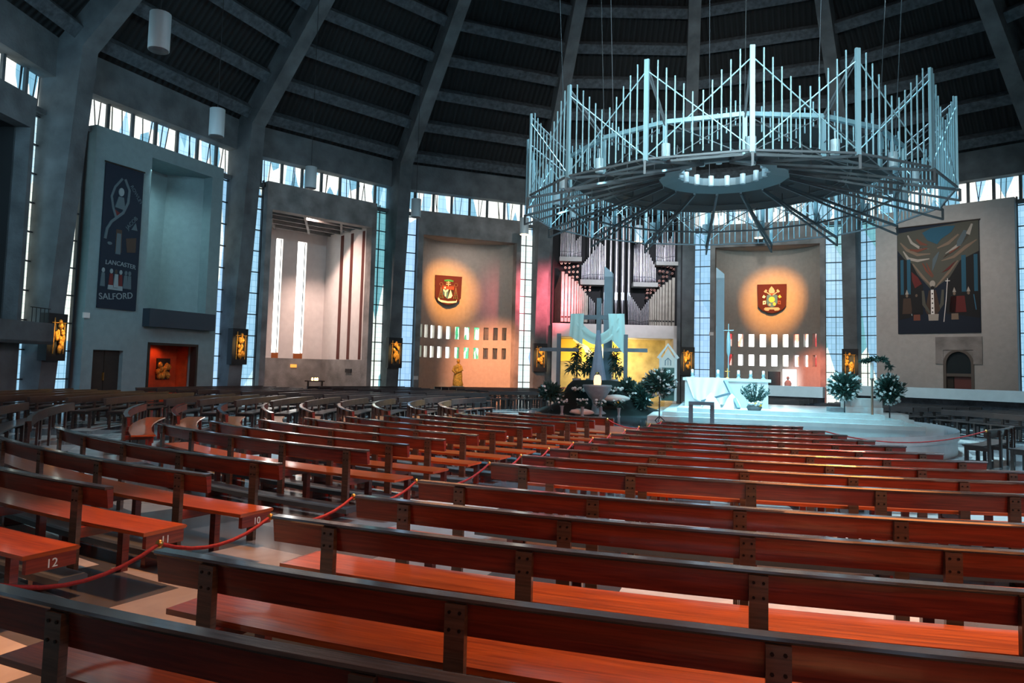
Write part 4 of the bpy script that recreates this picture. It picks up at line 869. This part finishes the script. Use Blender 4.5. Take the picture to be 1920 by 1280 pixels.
for i,(x,y,c_) in enumerate(((-4.0,-1.35,0),(-3.4,-1.5,0),(-2.9,-1.5,0),(-2.42,-1.35,1))):
    rnd=random.Random(30+i); t=thing('flower_vase',('small vase of white flowers at the outer end of the mound row','small vase of white flowers just before the font foot','small vase of white flowers on the altar side of the font foot','small vase of white and yellow flowers at the altar end of the mound row')[i],'vase',(x,y,Z),'small vases in front of the mound')
    b=MB(); b.lathe((x,y,Z),[(.05,0),(.03,.06),(.045,.2),(.06,.24)],10); b.build('vase',M['stone'],t); b=MB(); leaves((x,y,Z+.34),.17,.12,.1,60,.13,rnd,b); b.build('leaves',M['leaf'],t)
    b=MB(); 
    for q in range(9): b.blob((x+rnd.uniform(-.15,.15),y+rnd.uniform(-.1,.05),Z+.38+rnd.uniform(-.05,.07)),.035,.035,.03,0 if not(c_ and q<3) else 1,7,.2)
    b.build('blossoms',[M['petal'],M['yellowp']],t)
for i,(x,z) in enumerate(((-3.72,1.22),(-2.6,1.25))):
    rnd=random.Random(50+i); t=thing('flower_bunch',('bunch of white flowers laid high on the mound, pillar side','bunch of white flowers laid high on the mound, altar side')[i],'flowers',(x,-.35,z)); b=MB()
    for q in range(12): b.blob((x+rnd.uniform(-.18,.18),-.42+rnd.uniform(-.06,.06),z+rnd.uniform(-.05,.06)),.045,.04,.035,0,7,.2)
    b.build('blossoms',M['petal'],t); b=MB(); leaves((x,-.38,z),.22,.1,.12,50,.14,rnd,b); b.build('leaves',M['leaf'],t)
t=thing('folded_cloth','pale blue-white cloth spilling over the mound beside the font','cloth',(-2.62,-.62,.95)); b=MB(); b.blob((-2.62,-.66,1.02),.42,.22,.1,0,18,.1); b.build('fabric',M['linen'],t)
t=thing('folded_cloth','pale cloth lying low at the foot of the font','cloth',(-3.3,-1.25,Z)); b=MB(); b.blob((-3.45,-1.3,.64),.34,.15,.09,0,16,.12); b.build('fabric',M['linen'],t)
rnd=random.Random(77); t=thing('altar_plant','feathery green plant with white flowers in a bowl before the altar','plant',(1.1,-1.1,ZT)); b=MB()
for q in range(26):
    a=rnd.uniform(-1,1); p0=Vector((1.1,-1.1,ZT+.12)); p1=p0+Vector((a*.42,rnd.uniform(-.2,.2),.62-abs(a)*.22+rnd.uniform(-.08,.05)))
    b.tube(p0,p1,.005,4); 
    for s_ in range(11): pp=p0.lerp(p1,.25+.07*s_); leaves(pp,.03,.03,.03,3,.1,rnd,b,0,w=.25)
b.build('fronds',M['leaf2'],t); b=MB(); b.lathe((1.1,-1.1,ZT),[(.16,0),(.2,.08),(.17,.13)],14); b.build('bowl',M['conc_d'],t); b=MB()
for q in range(10): b.blob((1.1+rnd.uniform(-.18,.2),-1.25,ZT+.17+rnd.uniform(-.03,.05)),.05,.045,.04,0 if q<8 else 1,7,.2)
b.build('blossoms',[M['petal'],M['yellowp']],t)
# gabled chair, tall slabs, processional cross
t=thing('gabled_chair','tall pale presidential chair with pointed gable and green back','chair',(-1.39,3.4,ZT)); ff=lambda u,a,z:(u,a,z)
b=MB(); b.box(-1.68,-1.6,3.4,3.5,ZT,2.3); b.box(-1.18,-1.1,3.4,3.5,ZT,2.3)
for q in quads([(-1.72,2.26),(-1.39,2.72),(-1.06,2.26)],.09): b.prism(ff,q,3.36,3.5)
b.build('gable_frame',M['white'],t); b=MB(); b.prism(ff,[(-1.6,1.95),(-1.18,1.95),(-1.18,2.25),(-1.39,2.6),(-1.6,2.25)],3.44,3.48); b.build('white_panel',M['linen'],t)
b=MB(); b.box(-1.6,-1.18,3.45,3.5,ZT,1.95); b.build('back_panel',mat('grey_green_cloth',(.07,.15,.14),.8),t)
b=MB()
for q in quads([(-1.48,2.02),(-1.48,2.18),(-1.39,2.27),(-1.3,2.18),(-1.3,2.02)],.03): b.prism(ff,q,3.42,3.445)
b.box(-1.4,-1.38,3.42,3.445,2.02,2.25); b.build('arch_emblem',M['slab'],t); b=MB(); b.box(-1.62,-1.16,3.0,3.42,1.2,1.28); b.build('seat',M['slab'],t)
for x,y,h,lab in ((-3.24,2.2,5.2,'tall grey-blue stone slab with slanted pale tip behind the crosses'),(.27,3.2,5.25,'tall grey-blue stone slab with slanted pale tip behind the altar')):
    t=thing('stone_slab',lab,'slab',(x,y,Z)); b=MB(); b.box(x-.13,x+.13,y-.15,y+.15,Z,h-.35); b.build('shaft',M['slab'],t); b=MB(); b.hexa([(x-.13,y-.15,h-.35),(x+.13,y-.15,h-.35),(x+.13,y+.15,h-.35),(x-.13,y+.15,h-.35),(x-.13,y-.15,h),(x+.13,y-.15,h-.22),(x+.13,y+.15,h-.22),(x-.13,y+.15,h)]); b.build('slanted_tip',M['slabt'],t)
t=thing('processional_cross','slim silver processional cross on a pole behind the altar','cross',(.5,1.5,ZT)); b=MB(); b.tube((.5,1.5,ZT),(.5,1.5,3.0),.018); b.lathe((.5,1.5,ZT),[(.16,0),(.03,.06)],12); b.build('pole',M['alu'],t); b=MB(); b.lathe((.5,1.5,2.3),[(.02,0),(.06,.15),(.06,.5),(.035,.75)],10); b.tube((.36,1.5,3.1),(.64,1.5,3.1),.014); b.tube((.5,1.5,3.0),(.5,1.5,3.3),.014); b.build('cross_head',M['alu'],t)
# lectern and paschal candle
t=thing('marble_lectern','white stepped marble lectern block on the platform','lectern',(3.95,.1,Z)); b=MB(); b.box(3.45,4.35,-.3,.5,Z,1.0); b.box(3.6,4.35,-.2,.5,1.0,1.22); b.box(3.45,3.75,-.1,.5,1.0,1.35); b.build('block',M['white'],t); b=MB(); b.box(3.1,3.5,-.1,.6,Z,.95); b.box(3.25,3.5,-.2,.6,Z,.8); b.build('side_step',M['stone'],t)
t=thing('marble_steps','low white stepped marble block beside the lectern','steps',(4.75,0,Z)); b=MB(); b.box(4.35,5.05,-.4,.5,Z,.72); b.box(4.35,4.95,-.3,.5,.72,.85); b.build('block',M['white'],t)
t=thing('paschal_candle','tall candle on a slim brass stand with a green wreath at its top','candle',(3.95,-1.0,Z)); b=MB(); b.lathe((3.95,-1.0,Z),[(.28,0),(.28,.05),(.05,.08)],20); b.build('base',M['stone'],t); b=MB(); b.lathe((3.95,-1.0,Z),[(.05,.05),(.03,.15),(.06,.22),(.03,.3),(.028,1.15),(.06,1.22)],12); b.build('stem',mat('dull_brass',(.35,.28,.22),.3,.8),t); b=MB(); b.lathe((3.95,-1.0,Z+1.2),[(.04,0),(.04,.42)],12); b.build('candle_wax',M['petal'],t)
b=MB(); rnd=random.Random(9)
for q in range(15):
    a=q/14; c=(3.72+a*.66,-1.0+.05*sin(q),2.2+.06*sin(a*pi)-(.14 if q>12 else 0)); leaves(c,.09,.1,.05+.05*a,26,.13,rnd,b,0,up=-.3)
b.build('wreath',M['leaf'],t)
# small red table far behind
t=thing('side_table','small red covered table at the foot of the red lit pillar','table',(-8.0,17.2,0)); b=MB(); b.box(-8.6,-7.4,17.0,17.5,.78,.84); b.build('table_top',mat('coral_cloth',(.6,.12,.1),.7),t)
for x in (-8.55,-7.45): b=MB(); b.box(x-.05,x+.05,17.1,17.4,0,.78); b.build('leg',M['plaster_w'],t)

# ------------------------------------------------------------------ hanging crown (canopy)
cx,cy=.3,0.0; RO=5.7; RI=4.55; RH=1.8
def cp(i,r,z): a=radians(22.5*i+5); return Vector((cx+r*sin(a),cy-r*cos(a),z))
t=thing('crown_canopy','huge pale blue ring of upright tubes and trusses hanging over the altar','canopy',(cx,cy,6.4))
ZB,ZTOP,ZIB,ZIT,ZH=6.4,8.7,6.7,7.63,7.37
for i in range(16):
    b=MB(); b.fbox(frame(0),0,0,0,0,0,0) if 0 else None
    p=cp(i,RO,0); a=radians(22.5*i+5); G=lambda u,d,z,a=a:(cx+(RO+d)*sin(a)+u*cos(a), cy-(RO+d)*cos(a)+u*sin(a), z)
    b.fbox(G,-.052,.052,-.03,.03,ZB,ZTOP); b.build('crown_post',M['alu'],t)
    b=MB(); b.fbox(G,-.05,.05,-1.18,-1.12,ZIB,ZIT); b.build('inner_post',M['alu'],t)
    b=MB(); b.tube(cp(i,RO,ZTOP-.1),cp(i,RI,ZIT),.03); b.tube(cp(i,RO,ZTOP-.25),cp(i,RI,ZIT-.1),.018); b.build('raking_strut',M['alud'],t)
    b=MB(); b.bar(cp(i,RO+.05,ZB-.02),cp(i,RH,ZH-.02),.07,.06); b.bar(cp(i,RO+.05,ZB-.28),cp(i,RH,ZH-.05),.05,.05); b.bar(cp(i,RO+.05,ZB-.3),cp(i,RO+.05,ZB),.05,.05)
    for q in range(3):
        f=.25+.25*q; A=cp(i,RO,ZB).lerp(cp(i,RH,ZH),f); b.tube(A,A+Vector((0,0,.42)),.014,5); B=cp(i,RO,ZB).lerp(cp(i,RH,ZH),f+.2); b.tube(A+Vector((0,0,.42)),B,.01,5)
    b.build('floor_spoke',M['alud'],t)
    b=MB(); b.bar(cp(i,RI,ZIT),cp(i+1,RI,ZIT),.1,.1); b.build('ring_beam',M['alu'],t)
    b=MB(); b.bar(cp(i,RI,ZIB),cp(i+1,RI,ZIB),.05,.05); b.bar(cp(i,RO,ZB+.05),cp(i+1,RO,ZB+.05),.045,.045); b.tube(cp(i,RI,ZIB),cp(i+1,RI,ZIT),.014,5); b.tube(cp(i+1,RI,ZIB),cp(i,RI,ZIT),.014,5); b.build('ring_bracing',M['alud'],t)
    b=MB(); b.tube(cp(i,RO,ZTOP-.25),cp(i+1,RO,ZB+.1),.014,5); b.tube(cp(i+1,RO,ZTOP-.25),cp(i,RO,ZB+.1),.014,5); b.build('cross_brace',M['alu'],t)
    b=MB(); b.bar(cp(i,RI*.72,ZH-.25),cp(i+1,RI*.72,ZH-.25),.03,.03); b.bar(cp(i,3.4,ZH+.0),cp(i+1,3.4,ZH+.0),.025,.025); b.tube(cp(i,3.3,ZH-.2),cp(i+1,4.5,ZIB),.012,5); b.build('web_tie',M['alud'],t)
    for side in (0,1):
        for q in range(5):
            if len([o for o in t.children if o.name.startswith('upright_tube')])>=100 and 0: break
            f=(.11+.085*q) if side==0 else (1-.11-.085*q)
            P0=cp(i,RO,0).lerp(cp(i+1,RO,0),f); h=ZTOP-.05-q*.2; b=MB(); b.tube((P0.x,P0.y,ZB+.05+.02*q),(P0.x,P0.y,h),.018,6)
            key='upright_tube'
            CROWN_T=globals().setdefault('CROWN_T',[]); CROWN_T.append((i,b))
    for q in range(8):
        f=(q+1)/9; P0=cp(i,RI-.05,0).lerp(cp(i+1,RI-.05,0),f); e=abs(q-3.5)/3.5; b=MB(); b.tube((P0.x,P0.y,ZIT+.28*e*e-.35*(1-e)-.25*(1+e)),(P0.x,P0.y,ZIT+.05+.3*e*e),.016,6)
        globals().setdefault('CROWN_S',[]).append((i,b))
order=lambda L:sorted(range(len(L)),key=lambda j:abs(((L[j][0]+8)%16)-8))
for LST,one in ((CROWN_T,'upright_tube'),(CROWN_S,'short_tube')):
    od=order(LST)
    for j in od[:96]: LST[j][1].build(one,M['alu'],t)
    rest=MB()
    for j in od[96:]:
        q=LST[j][1]; base=len(rest.v); rest.v+=q.v; rest.f+=[[base+x for x in f_] for f_ in q.f]; rest.m+=q.m; rest.uv+=q.uv; rest.sm+=q.sm
    o=rest.build(one+'_cluster',M['alu'],t); o['kind']='stuff'
b=MB()
V=[]
hub=MB()
for i in range(16):
    A=[cp(i,1.25,ZH+.12),cp(i+1,1.25,ZH+.12),cp(i+1,RH,ZH),cp(i,RH,ZH)]; T_=[v+Vector((0,0,.22)) for v in A]
    hub.hexa([tuple(v) for v in A]+[tuple(v) for v in T_])
hub.build('hub_ring',mat('grey_hub_metal',(.13,.18,.2),.6,.2),t)
b=MB()
for i in range(16): b.hexa([tuple(v) for v in (cp(i,RH+.02,ZH+.03),cp(i+1,RH+.02,ZH+.03),cp(i+1,RI-.1,ZH+.03),cp(i,RI-.1,ZH+.03),cp(i,RH+.02,ZH+.1),cp(i+1,RH+.02,ZH+.1),cp(i+1,RI-.1,ZH+.1),cp(i,RI-.1,ZH+.1))])
b.build('canopy_soffit',M['dark'],t)
for i in range(16):
    b=MB(); p=cp(i+.5,1.2,ZH+.1); b.tube(p,p+Vector((0,0,.3)),.08,10); b.build('spotlight',M['lampm'],t)
for i in range(16):
    b=MB(); p=cp(i+.06,RI+.25,ZB+.28); b.tube(p,p+Vector((0,0,.34)),.1,10); b.tube(p+Vector((0,0,.34)),p+Vector((0,0,.6)),.015,5); b.build('spotlight',M['lampm'],t)
for i in range(0,16,2):
    b=MB(); p=cp(i,RI,ZIT); q=Vector((cx+(p.x-cx)*1.15,p.y*1.15,21)); b.tube(p,q,.012,5); b.build('suspension_cable',M['dark'],t)
# ------------------------------------------------------------------ hanging lamps
LP=[(-12.76,-7.37,9.6),(-15.7,-1.51,9.6),(-16.31,5.25,9.6),(-14.14,11.38,9.6),(-9.93,16.54,9.6),(-4.02,19.54,9.6),(2.43,19.22,9.6)]
LL=['highest, above the dark gallery bay','before the clerestory of the banner wall','before the clerestory of the open chapel','at the pillar after the open chapel','lit, beside the red lit pillar','lit, in front of the organ pipes','lit, above the far shield chapel']
M['lit']=emis('lit_lamp_face',(1,.62,.3),9)
for i,(p,l) in enumerate(zip(LP,LL)):
    t=thing('hanging_lamp','pale cylinder ceiling lamp on a long wire, '+l,'lamp',p,'cylinder lamps hung round the nave'); x,y,z=p
    b=MB(); b.lathe((x,y,z-.45),[(.24,0),(.24,.9),(.1,.93)],16); b.build('lamp_housing',M['lampm'],t)
    b=MB(); b.lathe((x,y,z-.47),[(.001,0),(.22,0),(.22,.02)],16); b.build('lamp_face',M['lit'] if i>3 else M['alud'],t)
    rr=hypot(x,y); zc=Z0+SL*(R0-rr)+.9; b=MB(); b.tube((x,y,z+.45),(x,y,max(zc,z+1.2)),.012,5); b.build('wire',M['dark'],t)

# ------------------------------------------------------------------ light
def area(name,loc,target,size,col,power,spread=180,sy=None):
    l=bpy.data.lights.new(name,'AREA'); l.energy=power; l.color=col; l.size=size; l.spread=radians(spread)
    if sy: l.shape='RECTANGLE'; l.size_y=sy
    o=bpy.data.objects.new(name,l); COL.objects.link(o); o.location=loc; o.rotation_euler=(Vector(target)-Vector(loc)).to_track_quat('-Z','Y').to_euler(); return o
def spot(name,loc,target,ang,col,power,blend=.6,rad=.1):
    l=bpy.data.lights.new(name,'SPOT'); l.energy=power; l.color=col; l.spot_size=radians(ang); l.spot_blend=blend; l.shadow_soft_size=rad
    o=bpy.data.objects.new(name,l); COL.objects.link(o); o.location=loc; o.rotation_euler=(Vector(target)-Vector(loc)).to_track_quat('-Z','Y').to_euler(); return o
area('lantern_daylight',(0,0,32),(0,0,0),7,(.45,.8,1),6500,56)
for i in (-4,-2,-1,1,2,4): spot('crown_spotlight',cp(i+.06,RI+.25,ZB+.24),(1.0,-.6,.8),75,(.42,.86,1),850,1,.08)
spot('nave_wash',(0,-6,13),(-1,20,9),72,(1,.9,.85),8000,1,.3)  # added spot that brightens the far pillars, no lamp hangs here
area('crown_front_fill',(0,-16,9),(0,-4,8),2,(.62,.88,.95),330,50)  # added fill on the front of the crown
CAM=Vector((0,-21.11645,1.78))
# lights added inside the nave to stand for coloured stained-glass daylight
area('rear_fill_warm',(4,-20.5,8),(-3,-9,.4),5,(1,.32,.1),260,90)  # added area light for the pew backs, as warm rear window daylight
area('rear_fill_blue',(14,-14,9),(0,-12,.5),4,(.5,.75,1),280,90)  # its cool counterpart, also added inside the rear wall
area('left_window_blue',(-17,-11,9),(-20,2,6),4,(.4,.7,.9),350,140)
spot('seat_pool',(3,-8,13),(2.6,-16,0),42,(1,.42,.18),19000,1,.3)
spot('aisle_pool',(-3.2,-12,12),(-3.9,-16.4,0),21,(1,.36,.12),13000,.9,.3)
spot('orange_pool',(-6,-8,11),(-6.0,-11.6,0),32,(1,.4,.08),6500,.9,.3)
spot('orange_row_pool',(6,-20,10),(-1.0,-11.3,0),22,(1,.4,.06),3600,.9,.3)
spot('blue_pool',(1.5,-9,12),(1.2,-13.6,0),14,(.5,.8,1),2600,.9,.3)
spot('red_pool',(8,-18,10),(-5,-7.5,.6),44,(1,.13,.08),6500,.9,.3)
F=frame(baz(-2)); spot('shield_spot',F(-1.2,16,9.3),F(-.7,23.9,6.3),30,(1,.36,.07),12500,1,.05)
spot('chapel_warm',F(-1.5,18,6.0),F(2.0,23.4,1.6),52,(1,.33,.14),9000,1,.2)
area('chapel_fill',F(0,22.3,9.0),F(0,24.1,4),1.2,(1,.75,.65),45,160)
F=frame(baz(0)); spot('shield_spot_far',F(.6,16,9.3),F(.3,23.9,6.3),30,(1,.36,.07),12500,1,.05)
spot('chapel_red',F(1.0,19,5.0),F(2.5,23.4,1.0),45,(1,.2,.1),3000,1,.2)
area('chapel_fill_far',F(0,22.3,9.0),F(0,24.1,4),1.2,(1,.75,.65),22,160)
F=frame(baz(-3)); spot('chapel_light',F(-.4,23.0,9.4),F(.8,26,3),150,(1,.66,.55),2600,1,.04)
F=frame(baz(-4)); spot('porch_light',F(1.05,22.75,2.35),F(1.05,23.2,1.0),140,(1,.3,.08),24,1,.05)
area('recess_light',F(-.2,22.3,9.6),F(1.2,23.4,4.5),1.0,(.55,.85,.9),55,120)
spot('banner_wash',F(0,15,10.5),F(.5,22,5),70,(.62,.9,.95),260,1,.5)
F=frame(baz(1)); spot('tapestry_wash',F(0,13,10.5),F(0,22,5.5),70,(1,.8,.7),1500,1,.5)
F=frame(baz(-1)); spot('organ_wash',F(1,13,9.0),F(.6,22.5,7),56,(.9,.88,1),3400,1,.4)
spot('nave_wash_cool',(6,-3,12),(-21,6,8),78,(.55,.85,1),3200,1,.3)  # added cool spot that brightens the pillars on the banner wall side
spot('statue_fill',(-10.5,10.5,5),(-13.4,16.2,1.4),16,(1,.75,.4),1500,1,.1)  # added spot to brighten the gilded statue
spot('organ_red',F(-1.5,17.5,6),F(-4.2,22.3,6),54,(1,.14,.18),9500,1,.3)
area('gallery_chapel_gold',F(0,22.12,3.2),F(0,24.3,2.6),2.6,(1,.75,.35),300,150)
for i,k in enumerate((-4,-3,-2,-1,0,1)):
    F=frame(T0+k*22.5); spot('station_light',F(0,20.2,3.4),F(0,22,2.5),34,(1,.62,.22),420,1,.05)
w=bpy.data.worlds.new('World'); bpy.context.scene.world=w; w.use_nodes=True; w.node_tree.nodes['Background'].inputs[0].default_value=(.25,.45,.6,1); w.node_tree.nodes['Background'].inputs[1].default_value=.05

# ------------------------------------------------------------------ camera
c=bpy.data.cameras.new('Camera'); co=bpy.data.objects.new('Camera',c); COL.objects.link(co)
c.sensor_width=36; c.lens=1344.86/1920*36; c.shift_y=-(640-599.8945)/1920; c.clip_end=300; c.clip_start=.05
rt=Vector((.96342745,.26678293,.02518751)); up=Vector((-.00614204,-.07198467,.99738683)); fw=Vector((-.2678989,.96106455,.06771341))
co.matrix_world=Matrix(((rt.x,up.x,-fw.x,CAM.x),(rt.y,up.y,-fw.y,CAM.y),(rt.z,up.z,-fw.z,CAM.z),(0,0,0,1)))
sc=bpy.context.scene; sc.camera=co
sc.view_settings.view_transform='Standard'; sc.view_settings.look='None'; sc.view_settings.exposure=0; sc.view_settings.gamma=1; sc.view_settings.use_curve_mapping=False
sc.cycles.max_bounces=6; sc.cycles.diffuse_bounces=3; sc.cycles.glossy_bounces=3; sc.cycles.sample_clamp_indirect=4
for o in list(bpy.data.objects):
    if '_o' in o.keys(): del o['_o']
